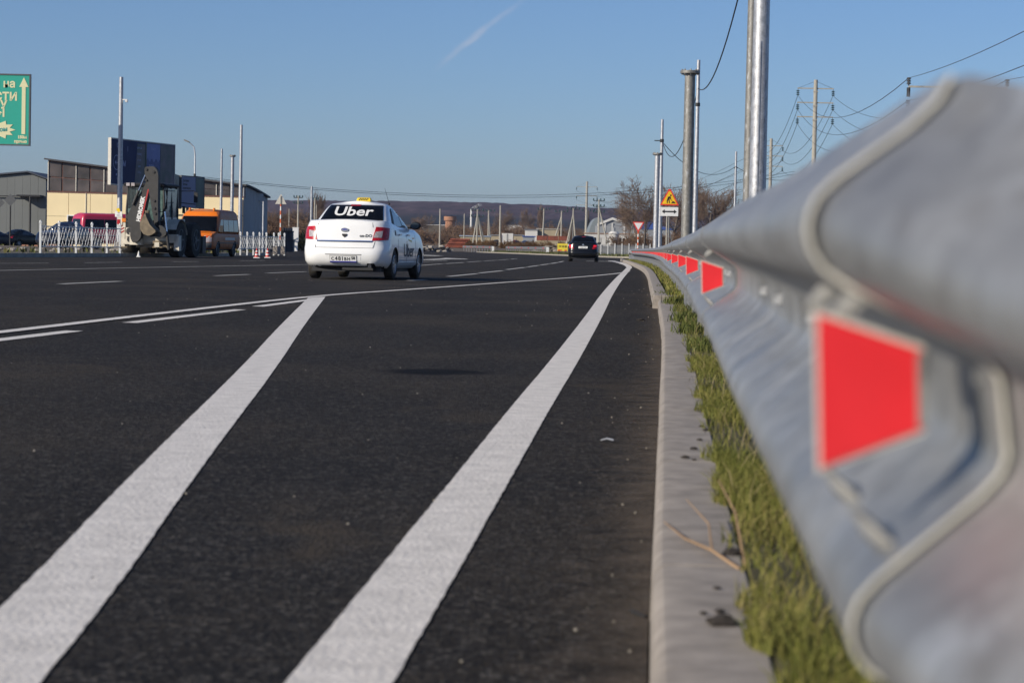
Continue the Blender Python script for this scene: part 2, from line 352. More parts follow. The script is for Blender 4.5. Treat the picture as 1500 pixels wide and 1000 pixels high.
def offset(poly, d):
    out = []
    for i, p in enumerate(poly):
        a = Vector(poly[max(i - 1, 0)]); b = Vector(poly[min(i + 1, len(poly) - 1)]); t = (b - a).normalized()
        out.append((p[0] + t.y * d, p[1] - t.x * d))     # to the right of travel
    return out
def resample(poly, step):
    pts = [Vector(p) for p in poly]; out = [pts[0].copy()]; acc = 0
    for a, b in zip(pts, pts[1:]):
        L = (b - a).length; t = step - acc
        while t <= L: out.append(a.lerp(b, t / L)); t += step
        acc = (acc + L) % step if step - acc <= L else acc + L
    return out
def smooth_poly(poly, it=2):
    for _ in range(it):
        q = [poly[0]]
        for a, b in zip(poly, poly[1:]): q += [(a[0] * .75 + b[0] * .25, a[1] * .75 + b[1] * .25), (a[0] * .25 + b[0] * .75, a[1] * .25 + b[1] * .75)]
        poly = q + [poly[-1]]
    return poly

def build_ground():
    t = np.linspace(-1, 1, 181); xs = 3 * np.sinh(t * 7.6) + 0; ys = np.concatenate([np.linspace(-60, 340, 161), 340 + 3 * np.sinh(np.linspace(.05, 8.1, 70))])
    X, Y = np.meshgrid(xs, ys); Z = zt(X, Y)
    n = rng.normal(0, 1, X.shape); Z = Z + np.where(Z > .3, .05 * n, 0)
    nx = len(xs); i = np.arange(len(ys) - 1)[:, None] * nx + np.arange(nx - 1)[None]
    F = np.stack([i, i + 1, i + nx + 1, i + nx], -1).reshape(-1, 4)
    m = mat('rough_field', (.125, .098, .068), .95, var=.3, scale=.12, col2=(.17, .13, .085), bump=.05, bscale=4)
    tag(link('ground', np_mesh('ground', np.stack([X, Y, Z], -1).reshape(-1, 3), F, m, True)), kind='structure')
    me = bpy.data.meshes.new('road'); me.from_pydata([(x, y, 0) for x, y in ROADP], [], [tuple(range(len(ROADP)))])
    import bmesh
    b = bmesh.new(); b.from_mesh(me); bmesh.ops.triangulate(b, faces=b.faces[:]); b.normal_update()
    for f in b.faces:
        if f.normal.z < 0: f.normal_flip()
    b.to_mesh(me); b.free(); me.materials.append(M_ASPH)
    return tag(link('road', me), kind='structure')
ROAD = build_ground()

def strip(name, line, d0, d1, z0, z1, m, kind='structure', parent=None, jit=0, zm=None):
    a, b = offset(line, d0), offset(line, d1); mid = offset(line, (d0 + d1) / 2); rows = []
    for p, c, q in zip(a, mid, b):
        rows.append([(p[0], p[1], z0), (c[0] + random.uniform(-jit, jit), c[1], zm if zm is not None else (z0 + z1) / 2), (q[0], q[1], z1)])
    o = MB().grid(rows).obj(name, m, parent); 
    if kind: o['kind'] = kind
    return o
M_TURF = mat('turf_soil', (.085, .075, .032), .95, var=.35, scale=2.5, bump=.02, bscale=40)
M_LVERGE = mat('bare_verge', (.12, .095, .07), .95, var=.4, scale=.8, col2=(.10, .09, .05), bump=.02, bscale=20)
strip('verge', smooth_poly(KERB + RCORN), .17, 6.5, .095, -.02, M_TURF, zm=.13)
strip('verge', smooth_poly(FARK), .17, 6.5, .12, -.02, mat('green_verge', (.075, .085, .028), .95, var=.35, scale=1.2), zm=.22)
strip('verge', smooth_poly(LEFTK), .17, 6.5, .13, -.02, M_LVERGE, zm=.16)
strip('verge', smooth_poly([FARK[-1]] + FARL), .1, 7, .05, -.02, M_SOIL, zm=.16)

def build_kerbs():
    k = tag(link('kerb', None), kind='structure')
    line = resample(smooth_poly(KERB), 1.0)
    meshes = []
    for v in range(4):
        mb = MB(); r = random.Random(v); h0 = .0; prof = [(0, -.05), (.004, .07), (.007, .083), (.013, .092), (.021, .0975), (.032, .1), (.1, .1 + r.uniform(-.001, .001)), (.162, .1), (.17, .09), (.172, -.05)]
        rows = []
        for y in (-.4985, -.494, -.2, .15, .494, .4985):
            e = .0015 if abs(y) > .497 else 0
            q1, q2 = 0, 0; rows.append([(x + q1, y, z - e + q2) for x, z in prof])
        mb.grid(rows); n = len(prof); mb.f += [tuple(range(n)), tuple(range(5 * n + n - 1, 5 * n - 1, -1))]; mb.m += [0, 0]
        meshes.append(mb.mesh('kerb_stone', M_KERB, 14))
    low = None
    for i, (a, b) in enumerate(zip(line, line[1:])):
        c = (a + b) / 2; d = b - a
        o = link('kerb_stone', random.choice(meshes), k, (c.x + random.uniform(-.0015, .0015), c.y, random.uniform(-.0006, .0006)), math.atan2(-d.x, d.y) + random.uniform(-.001, .001))
        if c.y > 26.4: o.location.z += .05; o.location.x -= .06
    mb = MB().box((1.80, 26.0, .06), (.36, .14, .19), rz=-.06); o = mb.obj('kerb_stone', M_KERB, k); o['label'] = 'crosswise concrete kerb stone closing the step in the kerb'
    for nm, ln, h in (('kerb', FARK, .13), ('kerb', LEFTK, .15)):
        kk = tag(link(nm, None), kind='structure'); pts = resample(smooth_poly(ln), 2.0)
        me = MB().box((.09, 0, h / 2 - .03), (.17, 1.97, h + .06)).mesh('kerb_stone', mat('old_kerb', (.33, .30, .25), .9, var=.2, scale=1.5))
        for i, (a, b) in enumerate(zip(pts, pts[1:])):
            c = (a + b) / 2; d = b - a
            if c.y < 70 or c.x < -40 or c.x > 30: continue
            link('kerb_stone', me, kk, (c.x, c.y, 0), math.atan2(-d.x, d.y))
build_kerbs()

def build_lines():
    def band(name, pts, w, label=None, m=M_PAINT, z=.003, jit=.0013, step=.1):
        pts = smooth_poly(pts, 2) if len(pts) > 2 else pts
        pts = resample(pts, step) + [Vector(pts[-1])] if step else [Vector(p) for p in pts]
        P = [(p.x, p.y) for p in pts]; n = len(P); rows = []
        ww = (lambda t: w) if not isinstance(w, tuple) else (lambda t: w[0] + (w[1] - w[0]) * t)
        for i in range(n):
            a = Vector(P[max(i - 1, 0)]); b = Vector(P[min(i + 1, n - 1)]); t = (b - a)
            if t.length < 1e-6: continue
            t.normalize(); h = ww(i / n) / 2
            rows.append([(P[i][0] - t.y * (h + random.uniform(-jit, jit)), P[i][1] + t.x * h, z), (P[i][0] + t.y * (h + random.uniform(-jit, jit)), P[i][1] - t.x * h, z)])
        o = MB().grid(rows).obj(name, m, ROAD, None)
        if label: o['label'] = label
    band('edge_line', [(-.62, -4), (-.44, 0), (-.245, 3.36), (-.075, 6.42), (.075, 9.2), (.305, 13.2), (.845, 23.2), (1.35, 33), (2.4, 52), (3.5, 71), (4.35, 86)], (.155, .2), 'broad white line running beside the kerb', step=.05)
    band('edge_line', [(4.35, 85.5), (4.95, 98), (5.45, 112), (5.85, 126), (6.2, 145)], (.2, .5), 'far end of the broad white line bending left past the guardrail', z=.0045, jit=.0)
    band('hatch_line', [(-.5, -4), (-.63, 0), (-.77, 3.6), (-.965, 6.32), (-1.315, 11.8), (-1.75, 18), (-2.44, 28.4)], (.165, .2), 'broad white line slanting to the middle of the road', step=.05)
    band('lane_line', [(-5.1, -4), (-4.3, 6), (-3.5, 15.83), (-3.21, 19.9), (-2.5, 28.8), (-1.5, 34.5), (.03, 44.5), (1.66, 54.6), (3.2, 66.4), (3.7, 73)], .13, 'long thin white line crossing the road', z=.0085)
    for a, b in (((-4.15, 4), (-3.62, 10.5)), ((-3.5, 12), (-3.12, 16.2)), ((-3.03, 18), (-2.66, 22.2)), ((-2.62, 23.4), (-2.35, 27.2))):
        band('dash', [a, b], .13, z=.0045)
    band('lane_line', [(-15.5, 0), (-10.38, 46.3), (-9.2, 55.8), (-7.05, 71.3), (-4.6, 92), (-3.2, 110)], .13, 'thin white line in front of the excavator', M_PAINTFAR)
    for a, b in (((-6.62, 33.3), (-6.3, 36.5)), ((-5.85, 44.7), (-5.53, 47.6)), ((-5.45, 50.4), (-4.95, 54.4)), ((-4.6, 58), (-4.05, 63)), ((-2.0, 43.4), (-1.75, 45.1)),
                 ((-1.45, 50.9), (-.92, 57.4)), ((-.88, 59), (-.32, 66.6)), ((-.22, 70), (.40, 80)), ((.5, 82), (1.0, 91)), ((1.1, 93), (1.6, 102)), ((1.7, 104), (2.2, 114)), ((2.3, 116), (2.8, 128)),
                 ((-3.3, 79), (-2.78, 89)), ((-2.7, 90.5), (-2.2, 100)), ((-2.1, 103), (-1.6, 112)), ((-1.5, 114), (-.95, 124)), ((-.85, 126), (-.3, 137)), ((-.2, 140), (.2, 150))):
        band('dash', [a, b], .14, m=M_PAINTFAR, jit=0, step=0)
    for a, b in (((-13.6, 57.5), (-12.7, 62.2)), ((-12.3, 65.3), (-11.9, 69.1)), ((-11.1, 74.2), (-10.7, 77.2)), ((-10.1, 84), (-9.6, 88))):
        band('dash', [a, b], .12, m=M_PAINTFAR, jit=0, step=0)
    def patch(name, pts, label):
        o = MB().prism(pts, lambda u, v, w: (u, v, w), .003, .0055).obj(name, M_PAINTFAR, ROAD, None); o['label'] = label
    patch('arrow_marking', [(-4.9, 112), (-4.2, 128), (-4.15, 139), (-2.8, 133), (-2.55, 128), (-3.4, 126), (-4.0, 114)], 'white triangle painted on the far carriageway')
    patch('stop_marking', [(-8.4, 172), (-8.0, 186), (-5.4, 176), (-5.7, 166)], 'white block painted across the far side road')
    patch('cross_line', [(4.3, 133), (4.3, 135.5), (6.0, 137.5), (6.0, 135)], 'thin white line across the lane ahead of the black car')
    rows = []                                              # blown dust lying along the kerb
    for p, q in zip(offset(smooth_poly(KERB), -.30), offset(smooth_poly(KERB), -.0)): rows.append([(p[0], p[1], .002), (q[0], q[1], .002)])
    mb = MB().grid(rows); me = mb.mesh('dust', M_DUST, None); uv = me.uv_layers.new(name='UVMap')
    for l in me.loops: uv.data[l.index].uv = (l.vertex_index % 2, me.vertices[l.vertex_index].co.y)
    m = M_DUST.copy(); nt = m.node_tree; N = nt.nodes.new; L = nt.links.new; b = nt.nodes['Principled BSDF']
    u = N('ShaderNodeUVMap'); sp = N('ShaderNodeSeparateXYZ'); L(u.outputs[0], sp.inputs[0])
    tc = N('ShaderNodeTexCoord'); nz = N('ShaderNodeTexNoise'); nz.inputs['Scale'].default_value = 7; nz.inputs['Detail'].default_value = 7; L(tc.outputs['Object'], nz.inputs['Vector'])
    a = N('ShaderNodeMath'); a.operation = 'MULTIPLY_ADD'; a.inputs[1].default_value = .55; L(sp.outputs[0], a.inputs[0]); L(nz.outputs[0], a.inputs[2])
    mr = N('ShaderNodeMapRange'); mr.inputs[1].default_value = .72; mr.inputs[2].default_value = 1.12; mr.inputs[4].default_value = .38; L(a.outputs[0], mr.inputs[0]); L(mr.outputs[0], b.inputs['Alpha'])
    me.materials[0] = m; o = link('dust', me, ROAD); o['kind'] = 'stuff'
build_lines()

def build_hills():
    xs = np.linspace(-2600, 2600, 520); ys = np.concatenate([np.linspace(1150, 2500, 22), np.linspace(2540, 3100, 36), np.linspace(3120, 4600, 14)])
    X, Y = np.meshgrid(xs, ys)
    px = 750 + xs * FPX / 2900
    top = np.interp(px, [-900, 0, 250, 420, 560, 620, 690, 760, 860, 930, 1060, 1300, 1700, 2600], [286, 293, 292, 291.5, 290, 291.5, 295, 300, 306, 308, 314, 322, 334, 352])
    hz = 349.2 + .02 * px
    ridge = (hz - top) / FPX * 2900 + CAMH
    ridge = ridge + 2.2 * np.sin(xs / 170) + 1.4 * np.sin(xs / 61 + 1)
    prof = .34 * ss(1150, 2200, Y) + .66 * ss(2250, 3050, Y) - .12 * ss(3150, 4600, Y)
    Z = 2.0 + (ridge[None] - 2) * prof - 1.5 * (1 - ss(1150, 1300, Y))
    wood = ss(2350, 2450, Y); Z = Z + wood * rng.uniform(-1, 2.6, X.shape)
    nx = len(xs); i = np.arange(len(ys) - 1)[:, None] * nx + np.arange(nx - 1)[None]
    F = np.stack([i, i + 1, i + nx + 1, i + nx], -1).reshape(-1, 4)
    m = bpy.data.materials.new('bare_woods'); m.use_nodes = True; nt = m.node_tree; N = nt.nodes.new; L = nt.links.new; b = nt.nodes['Principled BSDF']; b.inputs['Roughness'].default_value = 1; b.inputs['Specular IOR Level'].default_value = 0
    tc = N('ShaderNodeTexCoord'); sx = N('ShaderNodeSeparateXYZ'); L(tc.outputs['Object'], sx.inputs[0])
    def noise(s, st, d=5):
        mp = N('ShaderNodeMapping'); mp.inputs['Scale'].default_value = st; L(tc.outputs['Object'], mp.inputs[0]); n = N('ShaderNodeTexNoise'); n.inputs['Scale'].default_value = s; n.inputs['Detail'].default_value = d; L(mp.outputs[0], n.inputs['Vector']); return n.outputs[0]
    def ramp(x, st):
        r = N('ShaderNodeValToRGB'); e = r.color_ramp.elements
        while len(e) < len(st): e.new(.5)
        for k, (p, c) in enumerate(st): e[k].position = p; e[k].color = (*c, 1)
        L(x, r.inputs[0]); return r.outputs[0]
    a = N('ShaderNodeMath'); a.operation = 'MULTIPLY_ADD'; a.inputs[1].default_value = 260; L(noise(.0022, (1, .5, 0)), a.inputs[0]); L(sx.outputs[1], a.inputs[2])
    mr = N('ShaderNodeMapRange'); mr.inputs[1].default_value = 1300; mr.inputs[2].default_value = 3200; L(a.outputs[0], mr.inputs[0])
    zone = ramp(mr.outputs[0], [(0, (.13, .11, .075)), (.42, (.12, .10, .075)), (.52, (.085, .07, .062)), (.60, (.03, .034, .032)), (.72, (.035, .036, .036)), (.76, (.088, .062, .066)), (1, (.092, .064, .068))])
    sp = ramp(noise(.05, (1, .35, .35), 6), [(.3, (.5, .5, .5)), (.7, (1.25, 1.2, 1.2))])
    mx = N('ShaderNodeMix'); mx.data_type = 'RGBA'; mx.blend_type = 'MULTIPLY'; mx.inputs[0].default_value = 1; L(zone, mx.inputs[6]); L(sp, mx.inputs[7]); L(mx.outputs[2], b.inputs['Base Color'])
    tag(link('hills', np_mesh('hills', np.stack([X, Y, Z], -1).reshape(-1, 3), F, m, False)), kind='structure')
    # even autumn air over the whole place
    mb = MB().box((0, 2300, 42), (13000, 13000, 86.4)); hz_ = bpy.data.materials.new('air'); hz_.use_nodes = True; nt = hz_.node_tree; nt.nodes.clear()
    o = nt.nodes.new('ShaderNodeOutputMaterial'); v = nt.nodes.new('ShaderNodeVolumePrincipled'); v.inputs['Color'].default_value = (.52, .66, .96, 1); v.inputs['Density'].default_value = .00007; v.inputs['Anisotropy'].default_value = .1
    nt.links.new(v.outputs[0], o.inputs['Volume']); tag(mb.obj('haze', hz_, None, None), kind='stuff')
build_hills()

# ------------------------------------------------------------------ guardrail beside the camera
RAIL = [(-.13, -3), (.003, -1), (.0797, 0), (.158, 1.13), (.433, 5.2), (.743, 9.8), (1.0, 13.8), (1.28, 18.5), (1.60, 24), (2.35, 36), (3.15, 50), (4.45, 72.6), (5.7, 100), (6.3, 117), (6.85, 134)]   # line of the wave crests
def rail_at(Y):
    x = np.interp(Y, [p[1] for p in _RS], [p[0] for p in _RS]); x1 = np.interp(Y + .3, [p[1] for p in _RS], [p[0] for p in _RS]); x0 = np.interp(Y - .3, [p[1] for p in _RS], [p[0] for p in _RS])
    return float(x), float((x1 - x0) / .6)
_RS = smooth_poly(RAIL, 3)
def rail_z(Y): return float(np.interp(Y, [0, 1.1, 5, 10, 24, 134], [.561, .564, .590, .593, .597, .60]))
def rail_tilt(Y): return float(np.interp(Y, [0, 1.2, 3, 6, 134], [R(8), R(7.5), R(3), R(1.5), 0]))
def rail_pt(Y, u, z):
    x, sl = rail_at(Y); t = Vector((sl, 1, 0)).normalized(); n = Vector((-t.y, t.x, 0)); a = rail_tilt(Y)
    uu = u - .083; U = uu * math.cos(a) + z * math.sin(a); Zz = z * math.cos(a) - uu * math.sin(a)
    return Vector((x, Y, rail_z(Y))) + n * U + Vector((0, 0, Zz))
_half = [(0, 0), (0, .018), (.004, .026), (.014, .035), (.032, .047), (.052, .06), (.067, .070), (.077, .079), (.082, .089), (.083, .098), (.081, .107), (.076, .115), (.066, .123), (.05, .132), (.030, .143), (.015, .154), (.007, .165)]
PROF = [(u, -z) for u, z in _half[::-1]] + _half[1:]
def beam_mesh(Y0, Y1, o0, o1, n, dip=0.):
    mb = MB(); th = .0023; P = []
    for i, (u, z) in enumerate(PROF):
        a = Vector(PROF[max(i - 1, 0)]); b = Vector(PROF[min(i + 1, len(PROF) - 1)]); t = (b - a).normalized(); P.append(((u, z), (u - t.y * th, z + t.x * th)))
    loop = [p[0] for p in P] + [p[1] for p in P[::-1]]; rows = []
    for k in range(n + 1):
        Y = Y0 + (Y1 - Y0) * k / n
        rows.append([rail_pt(Y, u + o0 + (o1 - o0) * k / n, z) + Vector((dip * 1.85 * max(0, 1.087 - Y), 0, -dip * max(0, 1.087 - Y))) for u, z in loop])
    mb.grid(rows, 0, True); m = len(loop); h = len(P)
    for o in (0, n * m):
        for i in range(h - 1): mb.f.append((o + i, o + i + 1, o + m - 2 - i, o + m - 1 - i)); mb.m.append(1)
    return mb.mesh('beam_panel', [M_GALV, mat('bright_cut_edge', (.66, .64, .57), .5, metal=.15, var=.15, scale=30) if Y0 < 2 else M_GALV], 40)
def build_guardrail():
    g = thing('guardrail', 'long galvanised steel guardrail with red reflectors running beside the kerb past the camera', 'guardrail', (0, 0, 0))
    ST = 4.25; ends = [1.087 + ST * k for k in range(-1, 32)]
    for k in range(len(ends) - 1):
        Y0 = ends[k] if k else -2.6; Y1 = ends[k + 1] + .32          # every panel laps over the tail of the one before it
        link('beam_panel', beam_mesh(Y0, Y1, .0032 if k else 0, 0, 36 if k < 2 else 14 if k < 8 else 6, .135 if k == 0 else 0), g)
    E0 = ends[1]
    # near panel overlaps outward; bolts, posts and reflectors along the rail
    def frame(Y):
        x, sl = rail_at(Y); return math.atan2(-sl, 1)
    bolt = MB(); 
    for i in range(4):
        a0, a1 = i * .35, (i + 1) * .35
    rows = [[(-.001 - .007 * math.sin(a), .017 * 1.0 * math.cos(a) * math.cos(t), .017 * math.cos(a) * math.sin(t)) for t in [6.28318 * j / 12 for j in range(12)]] for a in (0, .5, 1.0, 1.45)]
    bolt.grid(rows, 0, True); bolt.f.append(tuple(range(36, 48))); bolt.m.append(0)
    wash = MB().prism([(-.034 * math.cos(t), .021 * math.sin(t)) for t in [6.28318 * j / 14 for j in range(14)]], lambda u, v, w: (w, u, v), -.003, .001)
    bolt.add(wash.v, wash.f); bme = bolt.mesh('bolt', galv('dull_zinc', (.22, .215, .2), .2, .65))
    lab = []
    for k, e in enumerate(ends[1:13]):
        for dy in (.07, .27):
            for z in (-.060, .060):
                zz = abs(z); i = min(range(len(_half)), key=lambda q: abs(_half[q][1] - zz)); u = _half[i][0]
                p = rail_pt(e + dy, u + .006, z); o = link('bolt', bme, g, p)
                sgn = 1 if z > 0 else -1; inner = zz < .09
                rot = Matrix.Rotation(frame(e + dy), 3, 'Z') @ Matrix.Rotation((.9 if inner else -.95) * sgn, 3, 'Y')
                o.rotation_euler = rot.to_euler(); o.scale = (1, 1, 1)
    sb = MB(); sb.cyl((0, 0, 0), (-.012, 0, 0), .009, .007, 6); sme = sb.mesh('bolt', M_POLE)
    for e in ends[1:8]:
        for dy in (.45, .85, 1.35, 2.1, 2.6):
            link('bolt', sme, g, rail_pt(e + dy, .003, .004), frame(e + dy))
    # reflectors: trapezoid plates standing in the trough, facing the traffic
    w, n_, d = .041, .0215, .054
    pl = MB().prism([(.0, -n_), (-d, -w), (-d, w), (.0, n_)], lambda u, v, t: (u, t, v), -.0012, .0012)
    plr = MB().prism([(-.002, -n_ + .002), (-d + .0018, -w + .003), (-d + .0018, w - .003), (-.002, n_ - .002)], lambda u, v, t: (u, t, v), -.0026, -.0013)
    br = MB().box((-.002, .02, 0), (.004, .05, .036)).cyl((-.004, .026, 0), (-.016, .026, 0), .011, .011, 6)
    m1, m2, m3_ = pl.mesh('reflector', M_CREAM), plr.mesh('red_sheet', M_RED), br.mesh('bracket', MATS['dull_zinc'])
    for k in range(32):
        Y = 1.13 + ST * k
        if Y > 133.5: break
        off = .012 if k else -.002
        p = rail_pt(Y, .083 - .052 * 0 - .004, .0); nrm = frame(Y)
        # plate spans from the trough floor outwards
        o = link('reflector', m1, g, rail_pt(Y, .030 if k else .033, .002 if k else .014)); o.rotation_euler = (Matrix.Rotation(nrm - R(1), 3, 'Z') @ Matrix.Rotation(-R(2.5), 3, 'Y')).to_euler()
        link('red_sheet', m2, o); link('bracket', m3_, o)
    # posts: C sections behind the beam with a spacer box
    po = MB(); prof = [(-.055, -.03), (.055, -.03), (.055, -.026), (-.051, -.026), (-.051, .026), (.055, .026), (.055, .03), (-.055, .03)]
    po.prism(prof, lambda u, v, t: (u, v, t), -.3, .71); pme = po.mesh('post', M_GALV, 0)
    spc = MB().box((0, 0, 0), (.10, .07, .2)).mesh('spacer', M_GALV, 0)
    Y = 1.95
    while Y < 134:
        q = rail_pt(Y, -.16, 0); o = link('post', pme, g, (q.x, q.y, 0), frame(Y)); q2 = rail_pt(Y, -.06, 0)
        s_ = link('spacer', spc, o, ((Vector((q2.x - q.x, q2.y - q.y, 0))).length * -1 + .002, 0, .595)); Y += 2.125
    e = ends[-1]; mb = MB()                                 # rounded terminal plate at the far end
    q = rail_pt(e, .02, 0); mb.box((q.x, q.y + .03, .36), (.30, .05, .78)); mb.cyl((q.x, q.y + .03, .6), (q.x - .16, q.y + .03, .6), .15, .15, 14); mb.obj('end_piece', M_POLE, g)
build_guardrail()

def far_rail(name, A, B, label, nrefl):
    g = thing(name, label, 'guardrail', (A[0], A[1], 0)); A2, B2 = Vector((0, 0)), Vector((B[0] - A[0], B[1] - A[1])); t = B2.normalized(); n = Vector((t.y, -t.x)) if t.x > 0 else Vector((t.y, -t.x))
    if n.y > 0: n = -n
    z0 = .66 + .12; mb = MB()
    def P(s, u, z): q = A2 + t * s + n * u; return (q.x, q.y, z0 + z)
    mb.grid([[P(s, u, z) for u, z in PROF] for s in (0, B2.length)]); mb.obj('beam_panel', M_GALV, g)
    L = B2.length; s = .3
    pm = MB().box((0, 0, 0), (.1, .1, .95)).mesh('post', M_GALV)
    while s < L: q = P(s, -.08, 0); link('post', pm, g, (q[0], q[1], .42)); s += 2.0
    rm = MB().box((0, 0, 0), (.16, .08, .12)).mesh('reflector', M_RED)
    for k in range(nrefl): q = P(L * (k + .5) / nrefl, .05, 0); link('reflector', rm, g, q)
    q = P(L, .02, 0); MB().box((q[0], q[1], .48), (.34, .12, .86)).obj('end_post', M_WPOST, g)
far_rail('guardrail', (-7.6, 395 - 55), (-2.9, 318), 'short far guardrail nearer the stack of rusty pipes', 5)
far_rail('guardrail', (-1.1, 318), (4.1, 276), 'short far guardrail left of the black car, ending in a white post', 6)

# ------------------------------------------------------------------ grass, weeds and litter
def blades(name, pts, h, w, m, lean=.5, kind='stuff', label=None):
    pts = np.asarray(pts, float); n = len(pts); a = rng.uniform(0, 6.283, n); hh = h * rng.uniform(.45, 1.25, n); ww = w * rng.uniform(.7, 1.3, n); le = rng.uniform(.05, lean, n) * hh; b = rng.uniform(0, 6.283, n)
    dx, dy = np.cos(a) * ww, np.sin(a) * ww; ex, ey = np.cos(b) * le, np.sin(b) * le
    V = np.empty((n, 5, 3)); V[:, 0] = np.stack([pts[:, 0] - dx, pts[:, 1] - dy, pts[:, 2]], -1); V[:, 1] = np.stack([pts[:, 0] + dx, pts[:, 1] + dy, pts[:, 2]], -1)
    V[:, 2] = np.stack([pts[:, 0] + dx * .7 + ex * .35, pts[:, 1] + dy * .7 + ey * .35, pts[:, 2] + hh * .6], -1); V[:, 3] = np.stack([pts[:, 0] - dx * .7 + ex * .35, pts[:, 1] - dy * .7 + ey * .35, pts[:, 2] + hh * .6], -1)
    V[:, 4] = np.stack([pts[:, 0] + ex, pts[:, 1] + ey, pts[:, 2] + hh], -1)
    o = np.arange(n)[:, None] * 5; F = np.concatenate([o + np.array([[0, 1, 2]]), o + np.array([[0, 2, 3]]), o + np.array([[3, 2, 4]])])
    return tag(link(name, np_mesh(name, V.reshape(-1, 3), F, m)), kind=kind)
M_GRASS = leafy('verge_grass', [(.05, .065, .012), (.105, .118, .022), (.16, .162, .035), (.22, .19, .06), (.30, .24, .11)])
M_WEED = leafy('weeds', [(.05, .065, .015), (.08, .095, .022), (.12, .125, .035)])
def build_grass():
    KX = lambda Y: np.interp(Y, [p[1] for p in smooth_poly(KERB)], [p[0] for p in smooth_poly(KERB)])
    P = []
    for y0, y1, n, d1 in ((1.5, 6, 34000, .55), (6, 12, 26000, .7), (12, 24, 20000, .95), (24, 50, 12000, 1.4), (50, 135, 16000, 2.6)):
        Y = rng.uniform(y0, y1, n); d = .16 + d1 * rng.uniform(0, 1, n) ** 1.3 + .02 * np.sin(Y * 7) + .018 * np.sin(Y * 17.3)
        keep = rng.uniform(0, 1, n) < .55 + .45 * np.sin(Y * 2.3 + d * 9)
        P.append(np.stack([KX(Y) + d, Y, np.full(n, .10)], -1)[keep])
    blades('grass', np.concatenate(P[:3]), .042, .0014, M_GRASS, 1.2)
    Y = rng.uniform(1.8, 22, 1500); blades('grass', np.stack([KX(Y) + .18 + .6 * rng.uniform(0, 1, 1500), Y, np.full(1500, .1)], -1), .085, .0011, leafy('dry_grass', [(.26, .20, .09), (.36, .29, .15), (.20, .19, .05)]), 1.3)
    blades('grass', np.concatenate(P[3:]), .10, .010, M_GRASS, .8)
    Q = []
    for cx, cy, n, r in ((.22, 18.0, 300, .13), (.21, 24.3, 420, .14), (.30, 21, 160, .2), (.2, 15.5, 160, .1), (.22, 33, 220, .2), (.25, 12.7, 160, .09), (.2, 27.6, 380, .2)):
        g = rng.normal(0, 1, (n, 2)) * [r * .5, r * 1.6]; Y = cy + g[:, 1]; Q.append(np.stack([KX(Y) + cx + g[:, 0], Y, np.full(n, .1)], -1))
    blades('weeds', np.concatenate(Q), .085, .005, M_WEED, 1.1)
    # thin grass on the far verges
    F = []
    for line, d0, d1, n in ((FARK, .2, 5, 9000), (LEFTK, .4, 4, 900)):
        pts = resample(smooth_poly(line), 1.0); idx = rng.integers(0, len(pts) - 1, n); o = offset([tuple(p) for p in pts], 1.0)
        for i in idx:
            p = pts[i]; q = Vector(o[i]); k = random.uniform(d0, d1); u = random.random(); v = (q - p) * k; r2 = pts[i + 1] - p
            if p.y < 60: continue
            F.append((p.x + v.x + r2.x * u, p.y + v.y + r2.y * u, .13))
    blades('grass', F, .22, .05, leafy('far_grass', [(.05, .06, .015), (.09, .10, .03), (.14, .12, .05)]), .8)
    # loose stones on the asphalt
    mb = MB()
    for i in range(300):
        y = 2.6 + 40 * random.random() ** 1.7; x = random.uniform(-2.2 - y * .08, .1 + y * .06)
        if random.random() < .25: x = float(KX(y)) - abs(random.gauss(0, .16)) - .02
        if x > float(KX(y)) - .01: continue
        r = random.uniform(.0012, .0042) * (1 + y * .02)
        mb.ball((x, y, r * .6), r, 5, 3, (1, random.uniform(.6, 1.4), .7), random.choice((0, 0, 0, 1)))
    tag(mb.obj('gravel', [mat('pale_stone', (.30, .27, .22), .8, var=.35, scale=90), M_CLOD], None, 0), kind='stuff')
    # dark clods of dry soil lying on the kerb stones
    where = [('large flat dark clod on the nearest kerb stone', [(1058, 914, .021)]), ]
    spots = [(1058, 914, .018), (1047, 911, .009), (1100, 910, .010), (1094, 898, .006), (1118, 922, .007), (1054, 896, .006), (1030, 899, .005), (1050, 862, .005), (1073, 812, .016), (1004, 671, .009), (1016, 658, .009), (1035, 631, .010), (1028, 625, .007), (1045, 702, .005), (1025, 645, .007), (1017, 674, .005)]
    protos = []
    for v in range(3):
        r = random.Random(v + 40); mb = MB().ball((0, 0, 0), 1, 9, 6); mb.v = [tuple(c * (1 + r.uniform(-.28, .28)) for c in p) for p in mb.v]; mb.v = [(p[0], p[1], max(-.35, p[2] * .55)) for p in mb.v]; protos.append(mb.mesh('soil_clod', M_CLOD, 0))
    for i, (px, py, r) in enumerate(spots):
        d = ray(px, py); t = (.1 - CAMH) / d.z; p = d * t; lab = 'small dark clod of dry soil on the near kerb, %s from the bottom' % ('first second third fourth fifth sixth seventh eighth ninth tenth eleventh twelfth thirteenth fourteenth fifteenth sixteenth'.split()[sorted(range(len(spots)), key=lambda q: -spots[q][1]).index(i)])
        o = link('soil_clod', protos[i % 3], None, (p.x, p.y, .101 + r * .18), random.uniform(0, 6)); o.scale = (r * 1.5, r * 1.1, r)
        if i == 0: lab = 'largest dark clod of dry soil on the kerb, lowest in the photo'
        if i == 8: lab = 'flat dark clod of soil on the kerb beside the dry grass stalk'
        tag(o, lab, 'clod', 'dark clods on the kerb')
